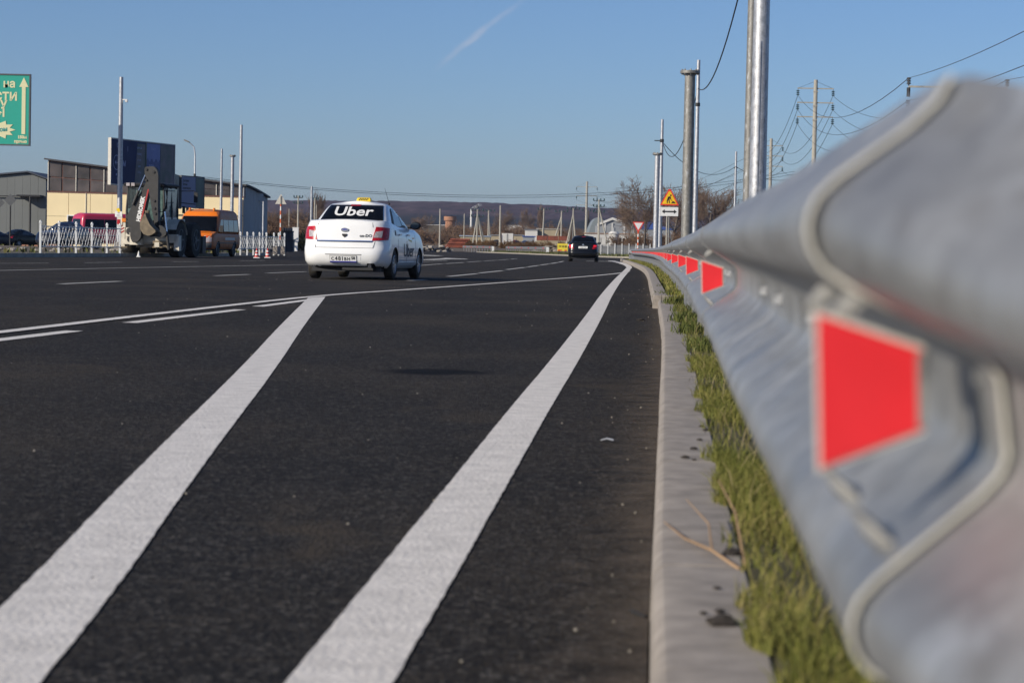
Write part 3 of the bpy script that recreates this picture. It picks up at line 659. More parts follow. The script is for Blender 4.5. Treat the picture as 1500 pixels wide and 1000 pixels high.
    for (px, py, r, lab) in ((938, 486 - 16, .028, 'brown clod of earth lying on the asphalt beside the kerb step'), (955, 449, .045, 'black lump of tar lying where the kerb steps back'), (945, 447, .02, 'small dark lump on the asphalt just left of the black tar lump')):
        d = ray(px, py); t = -CAMH / d.z; p = d * t; o = link('soil_clod', protos[1], None, (p.x, p.y, r * .3), 1.0); o.scale = (r * 1.6, r * 1.2, r); tag(o, lab, 'clod')
    d = ray(889, 647); p = d * (-CAMH / d.z); mb = MB().grid([[(-.022, -.014, .004), (0, -.016, .009), (.022, -.013, .003)], [(-.021, .014, .003), (0, .013, .010), (.023, .015, .006)]]).grid([[(-.022, -.014, .0025), (0, -.016, .0075), (.022, -.013, .0015)], [(-.021, .014, .0015), (0, .013, .0085), (.023, .015, .0045)]])
    o = mb.obj('paper_scrap', M_WH); o.location = (p.x, p.y, .003); tag(o, 'small white scrap of paper on the dark asphalt near the kerb', 'litter')
    mb = MB(); mb.tube([(.405, 3.95, .10), (.37, 4.1, .112), (.335, 4.3, .108), (.315, 4.6, .104)], [.0035, .003, .0025, .001], 5); mb.tube([(.37, 4.1, .112), (.385, 4.35, .13), (.36, 4.6, .15)], [.0025, .002, .0008], 5); mb.tube([(.42, 4.0, .10), (.43, 4.3, .16), (.415, 4.5, .2)], [.003, .002, .001], 5)
    tag(mb.obj('dry_stalk', mat('dry_stalk', (.34, .22, .12), .8)), 'forked dry brown stalk lying across the near kerb', 'twig')
    d = ray(937, 902); p = d * (-CAMH / d.z); mb = MB().tube([(p.x - .012, p.y + .04, .004), (p.x - .008, p.y, .006), (p.x + .01, p.y - .03, .004)], .004, 5); tag(mb.obj('rubber_scrap', M_RUB), 'short black strip of rubber on the asphalt against the kerb', 'litter')
build_grass()

# ------------------------------------------------------------------ vehicles
class Surf:
    """closed shell: plan outline (rear edge, corners, sides, front) stacked in layers; lay rows = (t, y_rear, y_front, half_width)"""
    def __init__(s, lay, zb, ztop, rcr, rcf, kr=.06, kf=.12, taper=0.):
        s.lay = lay; s.zb = zb; s.zt = ztop if callable(ztop) else (lambda y: ztop); s.rcr = rcr; s.rcf = rcf; s.kr = kr; s.kf = kf; s.tp = taper
    def par(s, t):
        T = [l[0] for l in s.lay]; return [float(np.interp(t, T, [l[k] for l in s.lay])) for k in (1, 2, 3)]
    def seg(s, t):
        yr, yf, hw = s.par(t); r0 = min(s.rcr, hw * .9); r1 = min(s.rcf, hw * .9)
        return yr, yf, hw, r0, r1, [hw - r0, r0 * 1.5708, yf - yr - r0 - r1 - s.kr - s.kf, r1 * 1.5708, hw - r1]
    def xy(s, a, t):
        sg = 1 if a >= 0 else -1; a = abs(a); yr, yf, hw, r0, r1, L = s.seg(t)
        fr = lambda x: s.kr * (x / hw) ** 2
        if a < L[0]: x = a; y = yr + fr(x)
        elif a < L[0] + L[1]:
            q = (a - L[0]) / r0; x = L[0] + r0 * math.sin(q); y = yr + fr(L[0]) + (s.kr - fr(L[0])) * (q / 1.5708) + r0 * (1 - math.cos(q))
        elif a < sum(L[:3]): x = hw; y = yr + s.kr + r0 + (a - L[0] - L[1])
        elif a < sum(L[:4]):
            q = (a - sum(L[:3])) / r1; x = hw - r1 + r1 * math.cos(q); y = yf - s.kf - r1 + r1 * math.sin(q)
            x0 = hw - r1; y += (s.kf - s.kf * (x0 / hw) ** 2) * (q / 1.5708)
        else: x = max(0, hw - r1 - (a - sum(L[:4]))); y = yf - s.kf * (x / hw) ** 2
        if s.tp: m = (yr + yf) / 2; x *= 1 - s.tp * ((y - m) / (yf - yr) * 2) ** 2
        return sg * x, y
    def z(s, t, y): return s.zb + t * (s.zt(y) - s.zb)
    def P(s, a, t): x, y = s.xy(a, t); return Vector((x, y, s.z(t, y)))
    def Pz(s, a, z):
        t = .5
        for _ in range(4): x, y = s.xy(a, t); t = min(1, max(0, (z - s.zb) / (s.zt(y) - s.zb)))
        x, y = s.xy(a, t); return Vector((x, y, z))
    def side(s, y, z, sg=1):                                # point on the side at given y
        t = .5
        for _ in range(4):
            yr, yf, hw, r0, r1, L = s.seg(t); a = L[0] + L[1] + y - (yr + s.kr + r0); q = s.xy(a, t); t = min(1, max(0, (z - s.zb) / (s.zt(q[1]) - s.zb)))
        q = s.xy(a * sg, t); return Vector((q[0], q[1], z))
    def N(s, f, u, v, h=.01):
        d = (f(u + h, v) - f(u - h, v)).cross(f(u, v + h) - f(u, v - h)); p = f(u, v)
        d = d.normalized() if d.length > 1e-9 else Vector((0, -1, 0)); c = Vector((p.x, (p.y if abs(p.y) > .3 else 0) * .6, 0))
        return d if d.dot(c) > 0 else -d
    def shell(s, T, k=(7, 5, 22, 5, 7), crown=.03, cm=5):
        mb = MB(); rows = []
        for t in T:
            L = s.seg(t)[5]; a0 = 0; A = []
            for kk, l in zip(k, L): A += [a0 + l * i / kk for i in range(kk)]; a0 += l
            A.append(a0 - 1e-6); half = [s.P(a, t) for a in A]; rows.append(half + [Vector((-p.x, p.y, p.z)) for p in half[-2:0:-1]])
        mb.grid(rows, 0, True); n = len(rows[0]); h = n // 2
        def cap(row, cr, flip):
            R_ = []
            for i in range(h + 1):
                p = row[i]; q = row[(n - i) % n]; R_.append([Vector((p.x + (q.x - p.x) * j / cm, p.y, p.z + cr * (1 - abs(2 * j / cm - 1) ** 2.2) * min(1, abs(p.x) / .3))) for j in range(cm + 1)])
            mb.grid(R_)
        cap(rows[-1], crown, 0); cap(rows[0], 0, 1); return mb
    def patch(s, f, c, nu=6, nv=4, off=.006, depth=.02, bow=0.):
        """bilinear patch in (a,z) from corners c = BL, BR, TR, TL, lifted off the shell, with a skirt"""
        mb = MB(); rows = []
        for j in range(nv + 1):
            v = j / nv; row = []
            for i in range(nu + 1):
                u = i / nu; a = (c[0][0] * (1 - u) + c[1][0] * u) * (1 - v) + (c[3][0] * (1 - u) + c[2][0] * u) * v; z = (c[0][1] * (1 - u) + c[1][1] * u) * (1 - v) + (c[3][1] * (1 - u) + c[2][1] * u) * v
                p = f(a, z); n = s.N(f, a, z); row.append((p, n))
            rows.append(row)
        mb.grid([[p + n * off for p, n in r] for r in rows])
        ring = rows[0] + [r[-1] for r in rows[1:]] + rows[-1][-2::-1] + [r[0] for r in rows[-2:0:-1]]
        mb.grid([[p + n * off for p, n in ring], [p + n * (off - depth) for p, n in ring]], 0, True); return mb
def weld(me, d=.0008):
    import bmesh
    b = bmesh.new(); b.from_mesh(me); bmesh.ops.remove_doubles(b, verts=b.verts, dist=d); bmesh.ops.recalc_face_normals(b, faces=b.faces); b.to_mesh(me); b.free(); me.update(); return me
def cut_arches(me, wheels, r, xin, xout):
    """wheel arches cut out of the shell with cylinders"""
    o = link('t', me); mb = MB()
    for y, z in wheels:
        for sg in (-1, 1): mb.cyl((sg * xin, y, z), (sg * xout, y, z), r, r, 28)
    c = link('c', mb.mesh('c', M_DARK, 0)); md = o.modifiers.new('b', 'BOOLEAN'); md.object = c; md.operation = 'DIFFERENCE'; md.solver = 'EXACT'
    bpy.context.view_layer.update(); dg = bpy.context.evaluated_depsgraph_get(); m2 = bpy.data.meshes.new_from_object(o.evaluated_get(dg))
    bpy.data.objects.remove(o); bpy.data.objects.remove(c)
    while len(m2.materials) < 2: m2.materials.append(M_DARK)
    m2.materials[1] = M_DARK
    for p in m2.polygons:
        q = p.center
        p.material_index = 1 if any(math.hypot(q.y - y, q.z - z) < r * 1.003 and abs(q.x) > xin - .01 and (abs(abs(q.x) - xin) < .01 or abs(math.hypot(q.y - y, q.z - z) - r) < r * .04) for y, z in wheels) else 0
    m2.shade_smooth(); m2.set_sharp_from_angle(angle=R(38)); return m2
_wm = {}
def wheel(parent, loc, r, w, sg, tyre=None, rim=None, spokes=7):
    tyre = tyre or M_RUB; rim = rim or M_RIM; k = (r, w, sg, tyre.name, rim.name)
    if k not in _wm:
        n = 26; rr = r * .64
        prof = [(-w / 2 + .01, rr * .95), (-w / 2, r * .80), (-w / 2 + .02, r * .97), (-w / 4, r), (w / 4, r), (w / 2 - .02, r * .97), (w / 2, r * .80), (w / 2 - .01, rr * .95), (w / 2 - .06, rr * .9)]
        t = MB().grid([[(x, q * math.cos(6.28318 * j / n), q * math.sin(6.28318 * j / n)) for j in range(n)] for x, q in prof], 0, True)
        t.f.append(tuple(range(n))); t.m.append(0)
        m = MB(); x0 = sg * (w / 2 - .03)
        m.grid([[(sg * xx, q * math.cos(6.28318 * j / n), q * math.sin(6.28318 * j / n)) for j in range(n)] for xx, q in ((w / 2 - .012, rr * .97), (w / 2 - .006, rr * .9), (w / 2 - .04, rr * .84))], 0, True)
        m.cyl((x0 - sg * .03, 0, 0), (x0 - sg * .025, 0, 0), rr * .86, rr * .86, n, 1); m.cyl((x0 - sg * .02, 0, 0), (x0 + sg * .015, 0, 0), rr * .22, rr * .18, 12)
        for j in range(spokes):
            a = 6.28318 * j / spokes; m.box((x0, math.cos(a) * rr * .52, math.sin(a) * rr * .52), (.03, rr * .75, rr * .16), rx=a)
        _wm[k] = (t.mesh('wheel', tyre), m.mesh('rim', [rim, M_DARK], 30))
    a = link('wheel', _wm[k][0], parent, loc); link('rim', _wm[k][1], a); return a

def sedan(name, label, P, loc, rz, detail=True, group=None):
    """four-door saloon facing local +y; P = paint, dims and lamps"""
    t = thing(name, label, 'car', loc, rz, group); L, Wd, H = P['L'], P['W'], P['H']; hw = Wd / 2; yr, yf = -L / 2, L / 2; paint = P['paint']; q = H / 1.5
    zt_ = lambda y: float(np.interp(y / (L / 2), [-1, -.93, -.80, -.60, -.3, .30, .42, .75, .95, 1], [1.05 * q, 1.105 * q, 1.125 * q, 1.09 * q, 1.02 * q, .985 * q, .99 * q, .88 * q, .80 * q, .72 * q]))
    lay = [(0, yr + .20, yf - .16, hw - .10), (.06, yr + .10, yf - .07, hw - .05), (.14, yr + .03, yf - .01, hw - .015), (.30, yr, yf, hw - .005), (.42, yr + .025, yf - .005, hw), (.47, yr + .06, yf - .02, hw),
           (.60, yr + .085, yf - .05, hw - .004), (.72, yr + .105, yf - .08, hw - .01), (.86, yr + .13, yf - .12, hw - .03), (.95, yr + .15, yf - .16, hw - .055), (1, yr + .18, yf - .2, hw - .085)]
    B = Surf(lay, .22, zt_, .30, .42, .07, .16, .02); me = weld(B.shell([0, .06, .14, .22, .30, .37, .42, .47, .53, .6, .66, .72, .79, .86, .91, .95, .98, 1], crown=.035).mesh('body', paint))
    wy = (P['wr'], P['wr'] + P['wb']); wr = P['rad']
    link('body', cut_arches(me, [(y, wr + .005) for y in wy], wr * 1.13, hw - .32, hw + .3), t)
    gb = 1.0 * q; rw = P.get('rear_glass', -.795) * L / 2
    glay = [(0, rw + .0, .78, hw - .105), (.25, rw + .16, .50, hw - .14), (.5, rw + .32, .22, hw - .185), (.75, rw + .49, -.04, hw - .235), (.9, rw + .62, -.22, hw - .27), (.97, rw + .72, -.34, hw - .30), (1, rw + .82, -.44, hw - .34)]
    G = Surf(glay, gb, H - .03, .20, .26, .06, .12); link('cabin', weld(G.shell([0, .2, .4, .6, .75, .86, .93, .97, 1], (6, 5, 14, 5, 6), .05).mesh('cabin', paint)), t)
    f = G.Pz
    zb = 1.14 * q; zt2 = H - .068
    G.patch(f, [(-.625, zb), (.625, zb), (.535, zt2), (-.535, zt2)], 24, 10, .007).obj('rear_window', M_GLASS, t)
    if detail: G.patch(f, [(-.10, zt2 - .015), (.10, zt2 - .015), (.10, zt2 + .005), (-.10, zt2 + .005)], 4, 1, .012).obj('stop_lamp', M_TAIL, t)
    for sg in (-1, 1):
        g2 = lambda y, z, sg=sg: G.side(y, z, sg)
        z0, z1 = 1.03 * q, H - .115
        G.patch(g2, [(-.93 * q, z0 + .03), (-.22, z0), (-.28, z1), (-.70, z1)], 6, 4, .006).obj('door_window', M_SGLASS, t)
        G.patch(g2, [(-.16, z0), (.60, z0 - .01), (.02, z1), (-.22, z1)], 6, 4, .006).obj('door_window', M_SGLASS, t)
        if detail:
            G.patch(g2, [(-1.10, z0 + .07), (-.96, z0 + .04), (-.73, z1), (-.83, z1 - .03)], 3, 4, .005).obj('quarter_trim', M_DARK, t)
            G.patch(g2, [(-.215, z0), (-.165, z0), (-.225, z1 + .02), (-.275, z1 + .02)], 1, 4, .007).obj('door_pillar', M_DARK, t)
        b2 = lambda y, z, sg=sg: B.side(y, z, sg)
        if detail:
            for y in (-1.02, -.18, .72): B.patch(b2, [(y - .005, .33), (y + .005, .33), (y + .005, .97 * q), (y - .005, .97 * q)], 1, 6, .002, .01).obj('door_gap', M_SEAM, t)
            B.patch(b2, [(-1.0, .285), (.85, .285), (.85, .34), (-1.0, .34)], 10, 1, .012).obj('sill', paint, t)
            for y in (-.86, -.04):
                p = B.side(y, .875 * q, sg); MB().box((p.x + sg * .02, p.y, p.z), (.03, .17, .026)).box((p.x + sg * .004, p.y - .06, p.z), (.04, .03, .03)).box((p.x + sg * .004, p.y + .06, p.z), (.04, .03, .03)).obj('door_handle', paint if paint is not M_BLACK else M_BLACK, t)
        p = G.side(.52, 1.0 * q, sg); m = MB().ball((p.x + sg * .15, p.y - .0, p.z + .07), 1, 12, 8, (.115, .07, .08)).box((p.x + sg * .05, p.y + .02, p.z + .03), (.12, .04, .04)); mo = m.obj('mirror', M_DARK if P.get('dark_mirror') else paint, t)
        MB().prism([(.085 * math.cos(a) , .058 * math.sin(a)) for a in [6.28318 * k / 16 for k in range(16)]], lambda u, v, w: (p.x + sg * .15 + u, p.y - .072 + w, p.z + .07 + v), 0, .03).obj('mirror_glass', M_SGLASS, mo)
        # tail lamp wrapping round the corner
        lz0, lz1 = P['lamp_z']; a0, a1 = P['lamp_a']
        ff = B.Pz
        l = B.patch(ff, [(sg * (a0 - .03), lz0), (sg * (a1 - .0), lz0 + .02), (sg * (a1 + .04), lz1 - .02), (sg * (a0 + .03), lz1)], 10, 5, .012, .03).obj('tail_light', P.get('lamp_mat', M_TAIL), t)
        if detail and P.get('dusty'): B.patch(ff, [(sg * (a0 - .01), lz0 + .06), (sg * (a0 + .15), lz0 + .06), (sg * (a0 + .17), lz0 + .19), (sg * (a0 + .03), lz0 + .17)], 5, 4, .0155, .01).obj('reversing_lens', M_CLEAR, l)
    for y in wy:
        for sg in (-1, 1): wheel(t, (sg * (hw - .11), y, wr), wr, .19, sg, M_TREAD if P.get('dusty') else M_RUB)
    pz = P['plate_z']; f = B.Pz
    pl = B.patch(f, [(-.262, pz - .058), (.262, pz - .058), (.262, pz + .058), (-.262, pz + .058)], 6, 1, .016, .012).obj('number_plate', M_WH, t)
    B.patch(f, [(-.268, pz - .064), (.268, pz - .064), (.268, pz + .064), (-.268, pz + .064)], 6, 1, .013, .012).obj('plate_frame', M_INK, pl)
    return t, B, G, f, pl

def build_taxi():
    P = dict(L=4.34, W=1.70, H=1.50, paint=M_WHITE, wb=2.476, wr=-1.30, rad=.295, lamp_z=(.745, 1.01), lamp_a=(.575, .89), plate_z=.395, dusty=True, dark_mirror=True)
    c = Vector((-3.25, 43.35, 0)) + Matrix.Rotation(R(-8.5), 3, 'Z') @ Vector((0, 2.17, 0))
    t, B, G, f, pl = sedan('taxi', 'white four-door taxi with a yellow roof sign and UBER across its rear window', P, c, R(-8.5))
    T = lambda a0, z0, off, srf=B, ff=None: (lambda x, y: (lambda p, n: p + n * off)((ff or srf.Pz)(a0 + x, z0 + y), srf.N(ff or srf.Pz, a0 + x, z0 + y)))
    mb = MB(); gf = G.Pz
    put_text(mb, T(0.0, 1.292, .016, G), 'Uber', .245, bold=.005, sx=1.5); mb.obj('window_lettering', M_WH, t, 0)
    mb = MB()
    for s, x, y, sz in (('C', -.205, -.004, .085), ('4', -.135, 0, .105), ('8', -.07, 0, .105), ('1', -.012, 0, .105), ('B', .045, -.006, .085), ('H', .112, -.006, .085), ('58', .20, .012, .075)):
        put_text(mb, T(x, .398 + y, .018), s, sz, bold=.0022)
    mb.obj('plate_characters', M_INK, pl, 0)
    B.patch(f, [(-.26, .337), (.26, .337), (.26, .352), (-.26, .352)], 6, 1, .0185, .004).obj('plate_strip', M_BLUEP, pl)
    # boot lid: outline gap, chrome strip, badges
    for c4 in ([(-.565, .60), (.565, .60), (.565, .607), (-.565, .607)], [(-.572, .60), (-.564, .60), (-.60, .73), (-.608, .73)], [(.564, .60), (.572, .60), (.608, .73), (.60, .73)], [(-.555, 1.0), (-.548, 1.0), (-.53, 1.09), (-.537, 1.09)], [(.548, 1.0), (.555, 1.0), (.537, 1.09), (.53, 1.09)]):
        B.patch(f, c4, 6, 2, .0015, .004).obj('boot_gap', M_SEAM, t)
    B.patch(f, [(-.555, .725), (.555, .725), (.555, .745), (-.555, .745)], 12, 1, .012, .02).obj('chrome_strip', M_CHROME, t)
    B.patch(f, [(-.55, .712), (.55, .712), (.55, .724), (-.55, .724)], 12, 1, .004, .01).obj('handle_shadow_gap', M_INK, t)
    B.patch(f, [(-.33, .325), (.33, .325), (.355, .475), (-.355, .475)], 8, 3, .003, .01).obj('plate_recess', M_WHITE, t)
    B.patch(f, [(-.36, .472), (.36, .472), (.36, .482), (-.36, .482)], 8, 1, .005, .01).obj('recess_gap', M_SEAM, t)
    mb = MB(); p = B.Pz(0, .945); mb.prism([(.075 * math.cos(a), .04 * math.sin(a)) for a in [6.28318 * k / 20 for k in range(20)]], lambda u, v, w: (u, p.y - .004 + w, p.z + v), 0, -.016); bo = mb.obj('badge', M_CHROME, t)
    MB().prism([(.06 * math.cos(a), .012 * math.sin(a)) for a in [6.28318 * k / 12 for k in range(12)]], lambda u, v, w: (u, p.y - .02 + w, p.z + v + .008), 0, -.004).obj('badge_bar', M_BLUEP, bo)
    p2 = B.Pz(0, .84); MB().prism([(-.045, .03), (-.045, 0), (0, -.04), (.045, 0), (.045, .03)], lambda u, v, w: (u, p2.y + w, p2.z + v), -.018, 0).obj('lock_cover', M_DARK, t)
    mb = MB(); put_text(mb, T(.42, .835, .006), 'on-DO', .075, bold=.003, sx=1.1); mb.obj('model_lettering', M_GREYP, t, 0)
    B.patch(f, [(.43, .22), (.62, .22), (.60, .315), (.46, .315)], 6, 3, .006, .01).obj('exhaust_cutout', M_DARK, t); MB().cyl((.52, -2.165, .262), (.52, -1.9, .27), .032, .032, 14).obj('exhaust_pipe', M_CHROME, t)
    MB().box((0, -.1, .20), (1.35, 3.6, .1)).box((0, -1.45, .24), (1.1, .5, .14)).box((.25, -1.85, .24), (.6, .3, .12)).obj('underbody', M_DARK, t)
    B.patch(f, [(-.80, .215), (.80, .215), (.80, .262), (-.80, .262)], 14, 1, .0, .05).obj('bumper_lip', M_DARK, t)
    # roof sign and aerial
    mb = MB(); rows = []
    for k in range(13):
        a = math.pi * k / 12; w = .215; x = -math.cos(a) * w; h = .10 * min(1, math.sin(a) * 1.9 + .25)
        rows.append([(x, -.085, 1.49), (x * .97, -.06, 1.49 + h * .9), (x * .94, 0, 1.495 + h), (x * .97, .06, 1.49 + h * .9), (x, .085, 1.49)])
    mb.grid(rows); mb.f += [tuple(range(5)), tuple(range(64, 59, -1))]; mb.m += [0, 0]; rs = mb.obj('roof_sign', M_YEL, t); rs.location = (.0, -.36, .03)
    mb = MB()
    for i in range(8):
        for j in range(2):
            if (i + j) % 2 == 0:
                x0 = -.14 + .035 * i; mb.add([(x0, -.0835 + j * .006, 1.53 + j * .022), (x0 + .035, -.0835 + j * .006, 1.53 + j * .022), (x0 + .035, -.0775 + j * .006, 1.552 + j * .022), (x0, -.0775 + j * .006, 1.552 + j * .022)], [(0, 1, 2, 3)])
    mb.obj('chequers', M_INK, rs, 0); rs.scale = (.68, .9, .88); rs.location.z = .20
    MB().cyl((.42, .05, 1.50), (.36, -.12, 1.80), .006, .003, 6).ball((.42, .05, 1.49), .022).obj('aerial', M_DARK, t)
    # lettering and stickers on the side that shows
    sd = lambda y, z: B.side(y, z, 1)
    N_ = lambda y, z: B.N(sd, y, z)
    mb = MB(); put_text(mb, lambda x, y: sd(-.02 + x, .56 + y) + N_(-.02 + x, .56 + y) * .008, 'Uber', .36, bold=.004, sx=1.35); mb.obj('door_lettering', M_GREYP, t, 0)
    mb = MB(); put_text(mb, lambda x, y: sd(-1.25 + x, .90 + y) + N_(-1.25 + x, .90 + y) * .004, '58', .13, bold=.006); mb.obj('wing_lettering', M_GREYP, t, 0)
    B.patch(sd, [(-.02, .77), (.32, .74), (.32, .765), (-.02, .795)], 3, 1, .004, .006).obj('yellow_sticker', M_YEL, t)
    B.patch(sd, [(.4, .80), (.62, .80), (.62, .83), (.4, .83)], 3, 1, .004, .006).obj('orange_sticker', M_ORANGE, t)
build_taxi()

def build_black_sedan():
    P = dict(L=4.38, W=1.70, H=1.467, paint=M_BLACK, wb=2.55, wr=-1.30, rad=.305, lamp_z=(.72, .95), lamp_a=(.57, .82), plate_z=.80, lamp_mat=M_TAIL)
    Y = 128.5; x = at(856.5, 383, Y).x
    t, B, G, f, pl = sedan('saloon_car', 'black saloon car with brake lights on driving away beside the guardrail end', P, (x, Y + 2.2, 0), R(-3.0))
    for sg in (-1, 1): B.patch(f, [(sg * .60, .84), (sg * .80, .85), (sg * .80, .93), (sg * .61, .93)], 5, 2, .02, .01).obj('brake_light', M_TAILB, t)
    mb = MB(); T = lambda x_, y_: B.Pz(x_, .80 + y_) + Vector((0, -.02, 0)); put_text(mb, T, 'A 036 CE 58', .075, bold=.001); mb.obj('plate_characters', M_INK, pl, 0)
    p = B.Pz(0, .945); MB().cyl((0, p.y + .01, .945), (0, p.y - .015, .945), .055, .055, 16).obj('badge', M_CHROME, t)
    B.patch(f, [(-.8, .36), (.8, .36), (.8, .375), (-.8, .375)], 10, 1, .006, .01).obj('bumper_trim', M_CHROME, t)
    MB().box((0, -.1, .22), (1.3, 3.7, .12)).obj('underbody', M_DARK, t)
    MB().box((.0, -.75, 1.47), (.03, .12, .06)).obj('roof_aerial', M_DARK, t)
build_black_sedan()

def build_parked_cars():
    P = dict(L=4.4, W=1.70, H=1.45, paint=M_BLACK, wb=2.55, wr=-1.30, rad=.30, lamp_z=(.72, .95), lamp_a=(.57, .82), plate_z=.62)
    for px, Y, lab, rz, pm in ((37, 186, 'black saloon car parked in front of the grey warehouse, seen whole', -38, M_BLACK), (-6, 184, 'dark saloon car cut off by the left edge, beside the parked black saloon', -40, M_BLUECAR)):
        P['paint'] = pm; b = base(px, Y, 352); b.z += .02; sedan('parked_car', lab, P, b, R(rz), False, 'dark cars parked by the warehouse')
    P['paint'] = M_BLUECAR; b = base(92, 124, 362); sedan('parked_car', 'dark blue car behind the white lattice fence, left of the crimson van', P, b, R(168), False)
build_parked_cars()

def van_body(t, L, Wd, H, zb, belt, paint, glay, lay=None, rc=(.18, .3), wheels=(), wr=.33, ztop=None, arch=True, roofmat=None):
    hw = Wd / 2; yr, yf = -L / 2, L / 2
    lay = lay or [(0, yr + .08, yf - .1, hw - .06), (.12, yr + .01, yf - .02, hw - .01), (.4, yr, yf, hw), (.8, yr + .02, yf - .05, hw - .005), (1, yr + .03, yf - .12, hw - .02)]
    B = Surf(lay, zb, ztop or belt, rc[0], rc[1], .03, .10); me = weld(B.shell([0, .06, .12, .25, .4, .6, .8, .92, 1], crown=.02).mesh('body', paint))
    link('body', cut_arches(me, [(y, wr) for y in wheels], wr * 1.15, hw - .34, hw + .3) if arch else me, t)
    G = Surf(glay, belt - .03, H - .03, rc[0] * .9, rc[1] * .8, .03, .10)
    link('cabin', weld(G.shell([0, .2, .4, .6, .75, .85, .93, .97, 1], (6, 5, 16, 5, 6), .05).mesh('cabin', roofmat or paint)), t)
    return B, G

def build_minibus():
    L, Wd, H = 5.2, 2.0, 2.2; Y = 104.5; x = at(290, 377, Y).x; rz = R(172)
    t = thing('minibus', 'orange minibus with amber beacons parked behind the excavator, facing the camera', 'minibus', Vector((x, Y + 2.55, 0)), rz)
    zt_ = lambda y: float(np.interp(y, [-2.6, 1.0, 1.55, 2.2, 2.6], [1.12, 1.12, 1.16, 1.02, .84]))
    glay = [(0, -2.52, 1.62, .985), (.2, -2.5, 1.50, .97), (.45, -2.47, 1.32, .95), (.7, -2.43, 1.10, .92), (.85, -2.38, .93, .88), (.94, -2.3, .78, .82), (1, -2.2, .66, .74)]
    lay = [(0, -2.5, 2.42, .92), (.12, -2.58, 2.52, .97), (.35, -2.6, 2.56, 1.0), (.55, -2.6, 2.52, 1.0), (.8, -2.58, 2.46, .995), (.93, -2.56, 2.36, .97), (1, -2.54, 2.22, .93)]
    B, G = van_body(t, L, Wd, H, .36, 1.12, M_ORSIDE, glay, lay, (.14, .30), (-1.55, 1.35), .34, zt_, roofmat=M_ORSIDE)
    half = lambda S_, t_: sum(S_.seg(t_)[5])
    fr = lambda x, z: (lambda p: Vector((p.x, p.y, p.z)))(front(G, x, z)); fb = lambda x, z: front(B, x, z)
    def front(S_, x, z):
        tt = .5
        for _ in range(5):
            sg = 1 if x >= 0 else -1; a = half(S_, tt) - abs(x); q = S_.xy(max(1e-4, a) * sg, tt); tt = min(1, max(0, (z - S_.zb) / (S_.zt(q[1]) - S_.zb)))
        return Vector((q[0], q[1], z))
    G.patch(fr, [(-.94, 1.15), (.94, 1.15), (.80, 1.86), (-.80, 1.86)], 16, 7, .010).obj('windscreen', M_GLASS, t)
    G.patch(fr, [(-.84, 1.885), (.84, 1.885), (.70, 2.08), (-.70, 2.08)], 12, 3, .008, .01).obj('roof_front', M_ORANGE, t)
    B.patch(fb, [(-.92, .86), (.92, .86), (.92, 1.06), (-.92, 1.06)], 10, 4, .006, .01).obj('bonnet_panel', M_ORANGE, t)
    rows = []                                              # sloping bonnet between grille and windscreen
    for y in (1.60, 1.8, 2.0, 2.2, 2.36): rows.append([(xx, y - .05 * abs(xx) ** 2, zt_(y) + .035 - .04 * abs(xx) ** 2) for xx in (-.9, -.6, -.3, 0, .3, .6, .9)])
    MB().grid(rows).obj('bonnet', M_ORANGE, t)
    B.patch(fb, [(-.96, .42), (.96, .42), (.96, .64), (-.96, .64)], 14, 3, .03, .06).obj('bumper', M_GREYP, t)
    B.patch(fb, [(-.5, .68), (.5, .68), (.5, .84), (-.5, .84)], 8, 3, .012, .03).obj('grille', M_GREYP, t)
    for sg in (-1, 1):
        B.patch(fb, [(sg * .55, .66), (sg * .95, .68), (sg * .95, .88), (sg * .58, .86)], 6, 4, .014, .03).obj('headlight', M_CLEAR, t)
        for k in range(3): B.patch(fb, [(sg * (.50 + .12 * k), .88), (sg * (.56 + .12 * k), .88), (sg * (.66 + .12 * k), .95), (sg * (.60 + .12 * k), .95)], 2, 2, .011, .004).obj('hazard_stripe', M_WH if k % 2 == 0 else M_RED, t)
        sf = lambda y, z, sg=sg: G.side(y, z, sg); bf = lambda y, z, sg=sg: B.side(y, z, sg)
        for y0, y1, y2, y3 in ((.50, 1.28, .78, .46), (-.45, .40, .36, -.45), (-1.35, -.52, -.52, -1.35), (-2.2, -1.42, -1.42, -2.12)):
            G.patch(sf, [(y0, 1.18), (y1, 1.18), (y2, 1.72), (y3, 1.72)], 5, 3, .006).obj('side_window', M_SGLASS, t)
        for y in (.44, -.48): B.patch(bf, [(y - .006, .45), (y + .006, .45), (y + .006, 1.1), (y - .006, 1.1)], 1, 5, .003, .008).obj('door_gap', M_SEAM, t)
        B.patch(bf, [(-2.2, .62), (1.7, .62), (1.7, .66), (-2.2, .66)], 10, 1, .008, .02).obj('rubbing_strip', M_GREYP, t)
        B.patch(bf, [(-1.5, .78), (.2, .78), (.2, .90), (-1.5, .90)], 8, 1, .004, .006).obj('side_stripe', M_CREAM, t)
        p = G.side(1.25, 1.3, sg); MB().box((p.x + sg * .16, p.y + .02, p.z), (.16, .10, .30)).box((p.x + sg * .05, p.y + .04, p.z - .08), (.16, .05, .04)).obj('mirror', M_DARK, t)
        for y in (1.35, -1.55): wheel(t, (sg * .86, y, .34), .34, .21, sg)
        MB().cyl((sg * .58, .70, 2.13), (sg * .58, .70, 2.26), .065, .055, 10).obj('beacon', M_AMBER, t)
    MB().box((.28, 1.18, 1.665), (.42, .02, .07), rx=R(-28)).obj('dash_sign', M_CREAM, t)
    MB().box((.35, 2.44, .97), (.26, .03, .06)).obj('bonnet_sticker', mat('purple_sticker', (.2, .03, .2), .5), t)
    MB().box((-.2, .95, 1.35), (.4, .25, .5)).ball((-.2, .95, 1.68), .12).obj('seat', M_DARK, t)
    MB().box((0, 0, .36), (1.6, 4.6, .16)).obj('underbody', M_DARK, t)
build_minibus()

